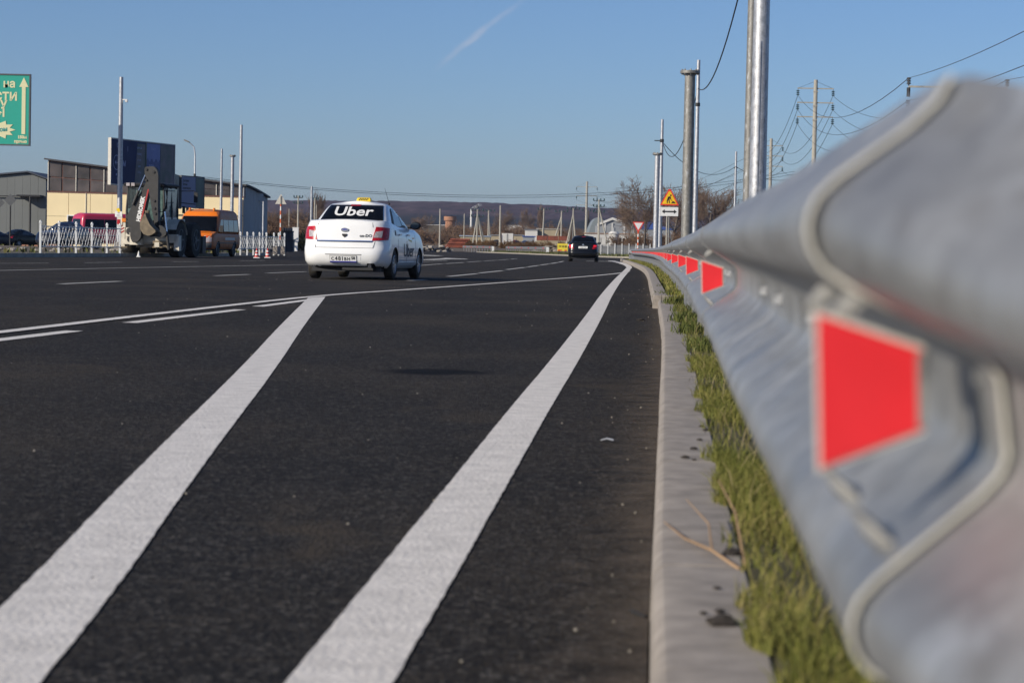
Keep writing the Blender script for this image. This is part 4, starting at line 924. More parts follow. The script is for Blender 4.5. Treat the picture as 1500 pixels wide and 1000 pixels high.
def build_pink_van():
    b = base(133, 128, 362); L, Wd, H = 4.9, 1.85, 2.0; rz = R(-58)
    p = at(107, 360, 128); t = thing('van', 'crimson van with dark side windows parked behind the white lattice fence', 'van', (p.x + 2.1, 129.5, b.z), rz)
    glay = [(0, -2.38, 1.55, .90), (.3, -2.36, 1.35, .87), (.6, -2.33, 1.1, .83), (.85, -2.28, .9, .79), (.95, -2.22, .75, .74), (1, -2.12, .6, .66)]
    zt_ = lambda y: float(np.interp(y, [-2.4, 1.2, 1.7, 2.4], [1.08, 1.08, 1.06, .85]))
    B, G = van_body(t, L, Wd, H, .3, 1.08, M_PINK, glay, None, (.16, .3), (-1.45, 1.5), .32, zt_)
    for sg in (-1, 1):
        sf = lambda y, z, sg=sg: G.side(y, z, sg)
        for y0, y1, y2, y3 in ((-2.2, -1.02, -1.02, -2.1), (-.98, .08, .08, -.98), (.14, 1.22, .9, .14)): G.patch(sf, [(y0, 1.12), (y1, 1.12), (y2, 1.66), (y3, 1.66)], 6, 3, .006).obj('side_window', M_GLASS, t)
        bf = lambda y, z, sg=sg: B.side(y, z, sg)
        B.patch(bf, [(-2.1, .74), (1.9, .74), (1.9, .79), (-2.1, .79)], 10, 1, .008, .02).obj('side_moulding', M_CREAM, t)
        for y in (.1, 1.1): B.patch(bf, [(y - .006, .4), (y + .006, .4), (y + .006, 1.05), (y - .006, 1.05)], 1, 5, .003, .008).obj('door_gap', M_SEAM, t)
        B.patch(B.Pz, [(sg * .70, .8), (sg * .95, .8), (sg * .95, 1.05), (sg * .70, 1.05)], 4, 3, .01).obj('tail_light', M_TAIL, t)
        for y in (-1.45, 1.5): wheel(t, (sg * .82, y, .32), .32, .2, sg)
    G.patch(G.Pz, [(-.66, 1.14), (.66, 1.14), (.58, 1.68), (-.58, 1.68)], 8, 4, .007).obj('rear_window', M_GLASS, t)
    B.patch(B.Pz, [(-.85, .36), (.85, .36), (.85, .55), (-.85, .55)], 10, 2, .03, .05).obj('bumper', M_GREYP, t)
build_pink_van()

def build_backhoe():
    Y = 95.0; x = at(225, 377, Y).x; t = thing('backhoe_loader', 'backhoe loader with folded grey boom and HIDROMEK lettering, parked by the far kerb', 'excavator', (x, Y, 0), R(-9))
    k = .00423; X = lambda u: k * u - 1.833 + .5; Z = lambda v: 3.862 - k * v
    def poly(name, pts, y0, y1, m, parent=t, ang=0):
        # rounded a little by chamfering every corner
        q = []; n = len(pts)
        for i in range(n):
            a, b, c = (Vector(pts[(i + d) % n]) for d in (-1, 0, 1)); l1, l2 = (a - b).length, (c - b).length; e = min(12, l1 * .25, l2 * .25)
            q += [b + (a - b).normalized() * e, b + (c - b).normalized() * e]
        return MB().prism([(X(p.x), Z(p.y)) for p in q], lambda u, v, w: (u, w, v), y0, y1).obj(name, m, parent, ang)
    boom = poly('boom', [(185, 520), (240, 430), (300, 330), (375, 205), (372, 120), (420, 150), (412, 250), (335, 610), (335, 720), (305, 762), (252, 778), (226, 720), (226, 620)], -1.95, -1.62, M_GREY1)
    poly('boom_stripe', [(396, 258), (412, 252), (340, 570), (322, 574)], -1.957, -1.95, M_REDST, boom)
    mb = MB(); a = math.atan2(Z(340) - Z(565), X(350) - X(305)); cx, cz = (X(350) + X(300)) / 2 + .02, (Z(330) + Z(570)) / 2
    put_text(mb, lambda u, v: (cx + u * math.cos(a) - v * math.sin(a), -1.958, cz + u * math.sin(a) + v * math.cos(a)), 'HIDROMEK', .23, bold=.012, sx=.88); mb.obj('boom_lettering', M_WH, boom, 0)
    dip = poly('dipper', [(378, 45), (468, 38), (498, 62), (516, 112), (516, 400), (520, 572), (482, 582), (460, 470), (428, 300), (412, 180), (380, 120)], -2.16, -1.85, M_GREY1)
    for u, v in ((396, 68), (396, 172), (470, 92), (478, 368), (482, 440), (490, 490)): MB().cyl((X(u), -2.2, Z(v)), (X(u), -1.8, Z(v)), .055, .055, 12).obj('pin', M_DARK, dip)
    bk = MB(); pts = [(400, 485), (414, 530), (450, 600), (505, 652), (505, 672), (470, 696), (430, 706), (385, 690), (352, 642), (350, 580), (372, 530)]
    bk.prism([(X(u), Z(v)) for u, v in pts], lambda u, v, w: (u, w, v), -2.3, -1.7); bo = bk.obj('bucket', M_BUCKET, t, 0)
    for i in range(4): MB().box((X(400), -2.22 + .15 * i, Z(478)), (.04, .05, .13)).obj('bucket_tooth', M_BUCKET, bo)
    poly('bucket_link', [(520, 598), (560, 610), (592, 640), (602, 688), (560, 722), (500, 712), (440, 716), (430, 706), (505, 690), (540, 650)], -2.1, -1.9, M_GREY1)
    for (a_, b_, nm) in (((378, 118), (312, 272), 'boom_cylinder'), ((572, 470), (596, 662), 'dipper_cylinder')):
        MB().cyl((X(a_[0]), -2.0, Z(a_[1])), (X(b_[0]), -2.0, Z(b_[1])), .035, .035, 10).obj('cylinder_rod', M_ROD, t)
        mb = MB(); mb.cyl((X(b_[0]), -2.0, Z(b_[1])), (X(b_[0]) + (X(b_[0]) - X(a_[0])) * .9, -1.98, Z(b_[1]) + (Z(b_[1]) - Z(a_[1])) * .9), .06, .06, 12).obj(nm, M_GREY1, t)
    for off in (0, .06, .12): MB().tube([(X(525), -1.8 + off, Z(200)), (X(560) + off, -1.8, Z(230)), (X(580), -1.8, Z(330)), (X(570) + off * .5, -1.85, Z(440)), (X(540), -1.9, Z(475)), (X(520), -1.95, Z(470))], .018, 6).obj('hydraulic_hose', M_DARK, t)
    MB().tube([(X(205), -1.6, Z(490)), (X(205), -1.6, Z(440)), (X(225), -1.55, Z(415)), (X(260), -1.5, Z(440))], .016, 6).obj('hydraulic_hose', M_DARK, t)
    # rear frame with stabilisers, lamps and hazard stripes
    fr = MB().box((0, -1.42, .78), (2.30, .16, .34)).box((-1.2, -1.35, .86), (.24, .34, 1.12)).box((1.12, -1.35, .60), (.22, .3, .62)).box((-.55, -1.55, .75), (.5, .4, .5)); fr.obj('rear_frame', M_DIRTW, t, 0)
    MB().box((-.9, -1.5, .62), (.5, .12, .20)).box((-.86, -1.48, 1.02), (.34, .14, .36)).box((-.72, -1.52, .86), (.12, .1, .7)).obj('stabiliser', M_DIRTW, t, 0)
    MB().cyl((-.86, -1.575, 1.05), (-.86, -1.55, 1.05), .15, .15, 14).cyl((-.84, -1.575, .72), (-.84, -1.555, .72), .13, .13, 12).obj('frame_hole', M_DARK, t)
    MB().box((.45, -1.5, .62), (.60, .22, .12)).box((.2, -1.42, .45), (1.6, .2, .12)).box((.72, -1.62, .42), (.5, .2, .05)).box((-1.15, -1.62, .40), (.5, .2, .05)).obj('step_plate', M_BUCKET, t, 0)
    MB().box((.66, -1.58, .52), (.2, .12, .2)).obj('stabiliser_foot', M_DIRTW, t)
    pl = MB().box((-1.34, -1.56, 1.74), (.30, .03, .22)).obj('number_plate', M_WH, t); mb = MB()
    put_text(mb, lambda u, v: (-1.34 + u, -1.578, 1.79 + v), '58', .085); put_text(mb, lambda u, v: (-1.34 + u, -1.578, 1.69 + v), '4271', .085); mb.obj('plate_characters', M_INK, pl, 0)
    MB().box((-1.34, -1.55, 1.43), (.12, .06, .19)).obj('tail_light', M_TAIL, t); MB().box((-1.11, -1.55, 1.50), (.16, .07, .15)).obj('indicator', M_AMBER, t)
    MB().box((-1.28, -1.53, 1.50), (.2, .05, .42)).box((-1.1, -1.5, 1.35), (.1, .08, .3)).obj('lamp_bracket', M_DIRTW, t)
    for i in range(3): MB().prism([(-1.31, .92 + .13 * i), (-1.10, 1.04 + .13 * i), (-1.10, 1.10 + .13 * i), (-1.31, .98 + .13 * i)], lambda u, v, w: (u, w, v), -1.528, -1.521).obj('hazard_stripe', M_REDST, t, 0)
    MB().box((-.88, -1.97, 1.90), (.12, .02, .16), ry=R(-25)).obj('yellow_sticker', M_YEL, t)
    # cab: frame posts, roof, glass, fenders
    cabx0, cabx1 = -.78, .82; z0, z1 = 1.25, 2.92; fr = MB()
    for xx in (cabx0, cabx1):
        for yy in (-.85, .15, .95): fr.tube([(xx, yy, z0), (xx * 1.02, yy, 1.9), (xx * .94, yy * .96, z1)], .045, 6)
    fr.box((0, -.85, z0 + .0), (1.6, .08, .5)).box((0, .95, z0), (1.6, .08, .4)).obj('cab_frame', M_GREY1, t)
    for xx in (cabx0 + .02, cabx1 - .02): MB().box((xx, .05, 1.42), (.06, 1.8, .5)).obj('cab_side', M_DIRTW, t, 0)
    g = mat('cab_glass', (.10, .16, .15), .06, var=.3, spec=.9)
    for nm, c, d in (('rear_window', (0, -.84, 2.2), (1.5, .02, 1.35)), ('side_window', (cabx0 + .01, .05, 2.25), (.02, 1.7, 1.2)), ('side_window', (cabx1 - .01, .05, 2.25), (.02, 1.7, 1.2)), ('windscreen', (0, .93, 2.25), (1.5, .02, 1.2))): MB().box(c, d).obj(nm, g, t)
    rf = MB(); rows = []
    for zz, e in ((2.90, -.02), (2.93, .06), (2.99, .08), (3.04, .04), (3.07, -.12)): rows.append([(sx * (.80 + e), sy, zz) for sx, sy in ((-1, -.98 - e), (-.5, -1.02 - e), (.5, -1.02 - e), (1, -.98 - e), (1, 1.0 + e), (.5, 1.06 + e), (-.5, 1.06 + e), (-1, 1.0 + e))])
    rf.grid(rows, 0, True); rf.f.append(tuple(range(32, 40))); rf.m.append(0); rf.obj('cab_roof', M_DARK, t)
    for xx in (-.66, -.45, .45, .66): MB().box((xx, -1.06, 2.98), (.15, .1, .13)).obj('work_lamp', M_CLEAR if xx < 0 else M_DARK, t)
    for i in range(6): MB().box((-.74 + .06 * i, -.87, 2.45), (.012, .02, .9)).obj('window_bar', M_DARK, t)
    m = MB().tube([(.80, .9, 2.78), (1.35, 1.15, 2.80), (1.42, 1.15, 2.74)], .018, 6).tube([(.85, .9, 2.30), (1.42, 1.15, 2.24)], .018, 6); mo = m.obj('mirror_arm', M_DARK, t)
    MB().box((1.44, 1.15, 2.52), (.16, .07, .42)).obj('mirror', M_DARK, mo)
    MB().box((.98, .95, 2.0), (.1, .1, .3)).obj('side_lamp', M_DARK, t)
    for sg in (-1, 1):                                     # mudguards over the rear wheels
        rows = [[(sg * xx, math.cos(a) * .86, .72 + math.sin(a) * .86) for xx in (.72, 1.18, 1.2)] for a in [R(15 + 15 * i) for i in range(10)]]
        MB().grid(rows).obj('mudguard', M_DIRTW, t)
        for y in (0, 2.15): wheel(t, (sg * .98, y, .74), .74, .44, sg, M_TREAD, M_GREYP, 5)
    MB().box((0, 1.9, 1.25), (1.0, 1.6, .75)).box((0, 1.3, .75), (1.1, 4.0, .45)).obj('bonnet', M_DIRTW, t)
    MB().box((0, 3.35, .55), (2.35, .5, .75)).box((-.5, 2.6, 1.0), (.15, 1.6, .2), rx=R(-18)).box((.5, 2.6, 1.0), (.15, 1.6, .2), rx=R(-18)).obj('loader_bucket', M_GREY1, t, 0)
    MB().box((.60, -1.25, 1.35), (.12, .1, 1.3)).obj('kingpost', M_GREY1, t)
    for ch in t.children:
        n_ = ch.name.split('.')[0]
        if n_ in ('rear_frame', 'stabiliser', 'frame_hole', 'step_plate', 'number_plate', 'tail_light', 'indicator', 'lamp_bracket', 'hazard_stripe'): ch.location.x += .33
        elif n_.startswith('cab') or n_ in ('rear_window', 'side_window', 'windscreen', 'work_lamp', 'window_bar'): ch.location.x -= .12
build_backhoe()

# ------------------------------------------------------------------ poles, signs and wires on the right
def pole(label, px, Y, ytop, r0, r1, m=M_POLE, flange=False, n=18, H=None, cat='pole', name='steel_pole', group=None, ybase=365):
    b = base(px, Y, ybase); z = H if H else at(px, ytop, Y).z; t = thing(name, label, cat, b, 0, group); h = z - b.z
    mb = MB().cyl((0, 0, -.1), (0, 0, h), r0, r1, n).cyl((0, 0, -.05), (0, 0, .03), r0 * 2.1, r0 * 2.1, 12)
    mb.obj('shaft', m, t)
    if flange:
        f = MB().cyl((0, 0, h - .05), (0, 0, h + .02), r1 * 1.9, r1 * 1.9, 16)
        for k in range(8): a = k * .7854; f.cyl((r1 * 1.5 * math.cos(a), r1 * 1.5 * math.sin(a), h - .09), (r1 * 1.5 * math.cos(a), r1 * 1.5 * math.sin(a), h + .06), .02, .02, 6)
        f.obj('flange', M_GALVD, t)
    return t, h
def build_right_poles():
    P = {}
    P['a'] = pole('thick bright galvanised pole rising out of the top of the photo', 1108, 35, 0, .135, .118, M_POLE, True, 28, 6.2, ybase=340)
    t, h = P['a']; MB().box((-.02, -.132, 1.2), (.018, .012, 5.5)).obj('weld_seam', M_POLE, t)
    P['b'] = pole('tall slimmer steel pole half hidden behind the thick bright pole', 1095, 50, 0, .125, .10, M_GALVD, False, 20, 9.3, ybase=330)
    P['c'] = pole('thick dull grey pole with a flange on top, right of the road works sign', 1005, 59, 105, .145, .135, M_GALVD, True, 22)
    P['d'] = pole('tall thin galvanised pole just right of the thick dull flanged pole', 1017, 99, 88, .12, .075)
    P['e'] = pole('short galvanised pole with a flange on top, left of the road works sign', 960, 110, 225, .135, .125, M_POLE, True)
    P['f'] = pole('thin galvanised pole with a bracket just behind the road works sign', 966, 145, 175, .15, .09)
    P['g'] = pole('thin galvanised pole standing alone between the right-hand trees and the thick bright pole', 1075, 187, 222, .13, .085)
    P['h'] = pole('thin white pole with nothing on it directly above the taxi, left of its roof', 455.5, 190, 273, .12, .085, ybase=350)
    t, h = P['f']; MB().box((-.2, 0, h - 1.35), (.55, .06, .06)).cyl((0, 0, h - 1.45), (0, 0, h - 1.25), .13, .13, 12).obj('cable_bracket', M_DARK, t)
    t, h = P['g']; MB().box((0, 0, h - 1.35), (.3, .08, .08)).obj('cable_clamp', M_DARK, t)
    t, h = P['d']; MB().cyl((0, 0, h - 2.0), (0, 0, h - 1.85), .11, .11, 12).obj('cable_clamp', M_DARK, t)
    # road works sign: triangle and arrow plate
    b = base(979, 107, 368); t = thing('road_works_sign', 'yellow triangular road works sign with a digging man, above a double arrow plate', 'road sign', b)
    cz = lambda y: at(980, y, 107).z - b.z
    tri = lambda s: [(-.45 * s, -.30 * s), (.45 * s, -.30 * s), (.05 * s, .46 * s), (-.05 * s, .46 * s)]
    c = cz(291.5); f = lambda u, v, w: (u, w, v + c)
    MB().prism([(u * .98, v) for u, v in tri(1)], f, -.02, .0).obj('border', M_RED if False else mat('sign_red', (.72, .05, .03), .45), t, 0)
    yl = MB().prism([(u, v - .005) for u, v in tri(.78)], f, -.026, -.0205).obj('face', mat('sign_yellow', (.82, .50, .015), .45), t, 0)
    mb = MB(); pr = lambda pts: mb.prism(pts, f, -.032, -.0265)
    pr([(.055 + .042 * math.cos(a), .17 + .042 * math.sin(a)) for a in [k * .785 for k in range(8)]])          # head
    pr([(.03, .13), (-.08, .10), (-.10, .02), (-.06, -.02), (.0, .02), (.05, .08)])                             # torso
    pr([(-.10, .02), (-.05, -.02), (-.09, -.12), (-.075, -.20), (-.12, -.20), (-.135, -.11)]); pr([(-.05, -.0), (.0, .0), (.0, -.10), (.02, -.20), (-.025, -.20), (-.04, -.10)])
    pr([(.03, .11), (.06, .09), (.07, .0), (.04, .0)]); pr([(-.02, .06), (-.0, .07), (.17, -.14), (.15, -.155)]); pr([(.06, -.20), (.30, -.20), (.20, -.10), (.15, -.12)])
    mb.obj('digging_man', M_INK, yl, 0)
    c2 = cz(310); f2 = lambda u, v, w: (u, w, v + c2); pl = MB().prism([(-.42, -.21), (.42, -.21), (.42, .21), (-.42, .21)], f2, -.02, 0).obj('arrow_plate', M_WH, t, 0)
    MB().prism([(-.35, 0), (-.22, .10), (-.22, .035), (.22, .035), (.22, .10), (.35, 0), (.22, -.10), (.22, -.035), (-.22, -.035), (-.22, -.10)], f2, -.026, -.0205).obj('double_arrow', M_INK, pl, 0)
    MB().cyl((0, .05, 0), (0, .05, c + .35), .03, .03, 10).box((0, .02, c), (.3, .04, .05)).box((0, .02, c2), (.3, .04, .05)).obj('post', M_GALVD, t)
    # give way sign
    b = base(934.5, 168, 360); t = thing('give_way_sign', 'white give way triangle with a red border on a striped post', 'road sign', b); c = at(935, 331.5, 168).z - b.z
    f = lambda u, v, w: (u, w, v + c)
    MB().prism([(-.43, .32), (.43, .32), (.03, -.42), (-.03, -.42)], f, -.02, 0).obj('border', mat('sign_red', (0, 0, 0)), t, 0); MB().prism([(-.31, .25), (.31, .25), (0, -.28)], f, -.027, -.0205).obj('face', M_WH, t, 0)
    mb = MB()
    for i in range(5): mb.cyl((0, .04, .3 + i * .42), (0, .04, .3 + (i + .5) * .42), .048, .048, 10, 0); mb.cyl((0, .04, .3 + (i + .5) * .42), (0, .04, .3 + (i + 1) * .42), .048, .048, 10, 1)
    mb.cyl((0, .04, -.1), (0, .04, .3), .046, .046, 10, 1); mb.obj('post', [mat('post_orange', (.65, .12, .03), .6), M_WH], t)
    return P
RP = build_right_poles()

WN = 0
def wire(a, b, sag, r, label, group=None, n=16):
    a, b = Vector(a), Vector(b); pts = [a.lerp(b, i / n) - Vector((0, 0, sag * 4 * (i / n) * (1 - i / n))) for i in range(n + 1)]
    return tag(MB().tube(pts, r, 4).obj('overhead_wire', M_WIRE), label, 'wire', group)
def top(P, dz): t, h = P; return t.location + Vector((0, 0, h + dz))
def build_cables():
    A, B_, C_, D_ = (Vector((RP[k][0].location.x, RP[k][0].location.y, 7.75)) for k in 'bdfg')
    wire(A, B_, 1.15, .022, 'thick black cable dropping from the top of the photo to the tall thin pole'); wire(B_, C_, 1.9, .022, 'thick black cable between the tall thin pole and the pole behind the road works sign')
    wire(C_ + Vector((0, 0, -.1)), D_, 1.3, .022, 'thick black cable sagging from behind the road works sign to the lone thin pole'); wire(D_, at(1180, 259, 150), .6, .022, 'thick black cable running right from the lone thin pole behind the rail')
build_cables()

def pylon(px, Y, ytop, label, arms, ins=True, w=1.7, r=.26, ybase=360, drop=.75, name='power_pylon', group=None):
    b = base(px, Y, ybase); h = at(px, ytop, Y).z - b.z; t = thing(name, label, 'pylon', b, 0, group); MB().cyl((0, 0, -.2), (0, 0, h), r, r * .72, 10).obj('mast', M_CONC, t); pts = []
    for k, dz in enumerate(arms):
        z = h - dz; MB().box((0, 0, z), (2 * w + .1, .12, .12)).box((0, 0, z - .35), (.5, .5, .1)).obj('crossarm', M_CONC, t)
        if k == 0: MB().tube([(-w, 0, z), (0, 0, h - .15), (w, 0, z)], .022, 4).obj('stay_rod', M_WIRE, t)
        for sg in (-1, 1):
            i = MB(); i.cyl((sg * w, 0, z), (sg * w, 0, z - drop), .03, .03, 5)
            for j in range(3): i.cyl((sg * w, 0, z - .25 - j * .2), (sg * w, 0, z - .36 - j * .2), .2, .12, 8)
            i.obj('insulator', M_INS, t); pts.append(b + Vector((sg * w, 0, z - drop)))
    return t, pts
def build_pylons():
    t1, p1 = pylon(1189, 250, 117, 'nearest concrete power pylon with three crossarms, rising above the guardrail', (.95, 2.5, 4.05), w=3.75 / 2 + .05, r=.3)
    t2, p2 = pylon(1126, 380, 203, 'second concrete power pylon with three crossarms, just right of the thick bright pole', (1.2, 2.9, 4.6), w=1.95, r=.34)
    t3, p3 = pylon(858, 640, 266, 'distant concrete power pylon with three crossarms above the black car', (1.5, 4.0, 6.6), w=2.9, r=.42, drop=1.2)
    G = 'wires between the power pylons'
    nm = [v + ' ' + h for v in ('top', 'middle', 'bottom') for h in ('left', 'right')]
    for a, b, q in zip(p1, p2, nm): wire(a, b, 2.6, .028, q + ' thin wire sagging between the two nearest visible power pylons', G)
    for a, b, q in zip(p2, p3, nm): wire(a, b, 4.5, .03, q + ' thin wire running from the second power pylon to the distant one', G)
    # the next pylon stands behind the rail; only one crossarm tip with its insulators shows above the steel
    Yt = 112; c = at(1400, 240, Yt); g0 = gz(c.x, Yt); t = thing('power_pylon', 'pylon mostly hidden behind the near guardrail, only one crossarm tip with dark insulators showing', 'pylon', (c.x, Yt, g0)); pts = []
    MB().cyl((0, 0, -.2), (0, 0, at(1400, 124, Yt).z - g0), .24, .17, 10).obj('mast', M_CONC, t)
    xl = at(1331, 127, Yt).x - c.x
    for y in (127, 160, 193):
        z = at(1331, y, Yt).z - g0; MB().box((0, 0, z), (-2 * xl, .09, .09)).obj('crossarm', M_CONC, t)
        for sg in (-1, 1):
            i_ = MB().cyl((sg * -xl, 0, z + .05), (sg * -xl, 0, z + .42), .035, .035, 6)
            for q in (.12, .24, .36): i_.cyl((sg * -xl, 0, z + q), (sg * -xl, 0, z + q + .08), .11, .09, 8)
            i_.obj('insulator', M_DARK, t)
            if y == 127: MB().cyl((sg * -xl, 0, z - .5), (sg * -xl, 0, z - .05), .09, .09, 8).obj('insulator', M_DARK, t)
            pts.append(Vector((c.x + sg * -xl, Yt, g0 + z + .42)))
    for a, b, q in zip(p1, pts, nm): wire(a, b, 2.2, .02, q + ' thin wire from the nearest visible pylon to the one behind the guardrail', G)
    nx_ = copy_tree(t); nx_.location = (11.2, -22, 0); nx_['label'] = 'next pylon of the line, standing beside the road behind the camera'; sh = Vector((11.2 - c.x, -22 - Yt, -g0))
    for b, q in zip(pts, ('topmost', 'second', 'third', 'fourth', 'fifth', 'lowest')): wire(b, b + sh, 1.7, .014, q + ' of the six thin wires fanning out to the top right corner', G, 24)
    # 10 kV poles in the middle distance: concrete posts with struts and pin insulators
    def hv(px, Y, ytop, struts, label, arms=1, mat_=M_CONC, w=1.1, ybase=357, name='utility_pole', r=.17):
        b = base(px, Y, ybase); h = at(px, ytop, Y).z - b.z; t = thing(name, label, 'utility pole', b); s = Y / 430
        MB().cyl((0, 0, -.2), (0, 0, h), r * s, r * .75 * s, 8).obj('shaft', mat_, t)
        for k, dx in enumerate(struts): MB().cyl((dx * s, random.uniform(-1, 1), -.2), (0, 0, h * .86), r * .9 * s, r * .7 * s, 8).obj('strut', mat_, t)
        for a in range(arms):
            z = h - .25 - a * 1.1 * s; c = MB().box((0, 0, z), (2 * w * s, .12, .12)); c.obj('crossarm', M_WIRE, t)
            for q in (-1, -.35, .35, 1): MB().cyl((q * w * s, 0, z), (q * w * s, 0, z + .45 * s), .13 * s, .10 * s, 6).obj('insulator', M_INS, t)
        return b + Vector((0, 0, h))
    T = {}
    T[1] = hv(644, 420, 306, (), 'slim concrete pole left of the rusty pipe stack', 0, ybase=353)
    T[2] = hv(679.5, 420, 313, (), 'slim concrete pole standing in front of the rusty pipe stack', 0, r=.12, ybase=356)
    T[3] = hv(698.5, 430, 307, (-.9, 1.3, 1.8), 'cluster of concrete posts leaning together right of the rusty pipe stack', 2)
    T[4] = hv(715, 520, 308, (.5,), 'two-legged concrete pole in front of the hazy scrub, left of the white box truck', 1)
    T[5] = hv(732, 430, 301, (), 'tall concrete pole just left of the white box truck', 0, r=.19)
    T[6] = hv(796, 520, 306, (-.2,), 'double concrete pole behind the low white shed', 1, ybase=345)
    T[7] = hv(822, 480, 309, (-1.7,), 'concrete pole with one long strut to its left, behind the yellow board', 1, ybase=345)
    T[8] = hv(839, 420, 305, (-1.4, -1.0, .7), 'bundle of leaning concrete posts left of the distant pylon', 1, ybase=352)
    T[9] = hv(876, 400, 292, (.25, 2.2), 'angle pole with three tiers of dark insulators right of the black car roof', 3, w=1.0)
    T[10] = hv(861, 700, 308, (1.0, -.8), 'weathered far pole behind the distant pylon', 1, M_WOODP)
    T[11] = hv(925, 520, 308, (1.0,), 'thin concrete pole with a strut left of the give way sign', 1, r=.13)
    T[12] = hv(976, 300, 316, (1.7,), 'short concrete pole with a diagonal strut right below the arrow plate', 0, ybase=362)
    T[13] = hv(436, 330, 287, (.15,), 'double concrete pole with insulators left of the taxi', 2, w=.8, ybase=345); T[14] = hv(460.5, 360, 290, (), 'thin dark-topped pole right of the white pole, behind the taxi', 1, w=.6, ybase=345)
    T[15] = hv(423, 340, 306, (), 'thin short white pole between the triangle sign back and the double pole', 0, r=.10, ybase=345); T[16] = hv(463, 300, 300, (), 'short thin post touching the taxi rear window pillar', 0, r=.1, ybase=345)
    L_ = 'thin wires crossing the sky above the hills'
    for k in (0, 1): wire(at(285, 258 + 2 * k, 225), at(1165, 251 + 4 * k, 300), 2.5, .026, ('upper' if not k else 'lower') + ' of two long wires sagging across the sky above the taxi', L_, 24)
    for y0, y1 in ((295, 300), (303, 307)): wire(at(882, y0, 400), at(1100, y1 - 10, 330), 1.2, .025, ('upper' if y0 == 295 else 'lower') + ' thin wire from the angle pole with three tiers to the right', L_)
    wire(T[3] , T[8], 1.5, .022, 'thin wire strung between the two bundles of leaning posts', L_); wire(T[8], T[9], .9, .022, 'thin wire from the bundle of leaning posts to the angle pole', L_)
build_pylons()

# ------------------------------------------------------------------ left side: poles, boards, fences, cones
def build_left_poles():
    p1 = pole('tall pole with a small camera on it, partly in the shadow of the green billboard', 174.5, 120, 113, .15, .105, M_POLE)
    t, h = p1; MB().box((.2, -.05, h - 1.18), (.25, .05, .05)).box((.31, -.12, h - 1.25), (.12, .26, .13)).obj('camera', M_WH, t)
    MB().box((0, 0, .2), (.5, .5, .5)).obj('foot_block', M_KERB, t)
    pole('thin galvanised pole with a pointed top left of the flanged pole, behind the minibus', 323, 205, 218, .15, .09, M_POLE, ybase=350)
    pole('galvanised pole with a flange on top, between two thin poles behind the minibus', 339, 150, 228, .12, .11, M_POLE, True, ybase=350)
    pole('tallest bright galvanised pole right of the minibus, by the white fence', 351, 165, 183, .16, .095, M_POLE, ybase=360)
    pole('slim short steel post in front of the grey gable end', 385, 150, 295, .07, .06, M_POLE, ybase=360)
    b = base(284, 225, 345); t = thing('street_lamp', 'curved street lamp in front of the second billboard', 'street lamp', b); h = at(284, 250, 225).z - b.z
    z1 = at(280, 208, 225).z - b.z
    MB().tube([(0, 0, -.1), (0, 0, h), (0, 0, h + 1.6), (-.1, 0, h + 2.3), (-.35, 0, z1 - .25), (-.62, 0, z1)], [.11, .085, .07, .06, .05, .05], 8).obj('shaft', M_POLE, t)
    MB().box((-.85, 0, z1 + .08), (.55, .22, .14), ry=R(22)).obj('lamp_head', M_GALVD, t); MB().cyl((0, 0, h - .9), (0, 0, h - .3), .12, .12, 10).obj('junction_box', M_DARK, t)
build_left_poles()

def board(name, label, cx0, cx1, Y0, Y1, yt, yb, face, frame, legs=True, thick=.16):
    a, b = at(cx0, yt, Y0), at(cx1, yt, Y1); zb = at(cx0, yb, Y0).z; g = base((cx0 + cx1) / 2, (Y0 + Y1) / 2, 350)
    v = Vector((b.x - a.x, b.y - a.y, 0)); Lh = v.length; ang = math.atan2(v.y, v.x); mid = Vector(((a.x + b.x) / 2, (a.y + b.y) / 2, g.z))
    t = thing(name, label, 'billboard', mid, ang); z0, z1 = zb - g.z, a.z - g.z; H = z1 - z0
    MB().box((0, thick / 2, (z0 + z1) / 2), (Lh, thick, H)).obj('panel', face, t, 0)
    e = .07; fr = MB().box((0, thick / 2, z1 + e / 2), (Lh + 2 * e, thick + .06, e)).box((0, thick / 2, z0 - e / 2), (Lh + 2 * e, thick + .06, e)).box((-Lh / 2 - e / 2, thick / 2, (z0 + z1) / 2), (e, thick + .06, H)).box((Lh / 2 + e / 2, thick / 2, (z0 + z1) / 2), (e, thick + .06, H)); fr.obj('frame', frame, t, 0)
    if legs: MB().cyl((0, thick + .2, -.2), (0, thick + .2, z0 + H * .6), .2, .2, 12).obj('leg', M_GALVD, t)
    return t, (lambda u, v, w=-.006: (-Lh / 2 + u, w, z0 + v)), Lh, H
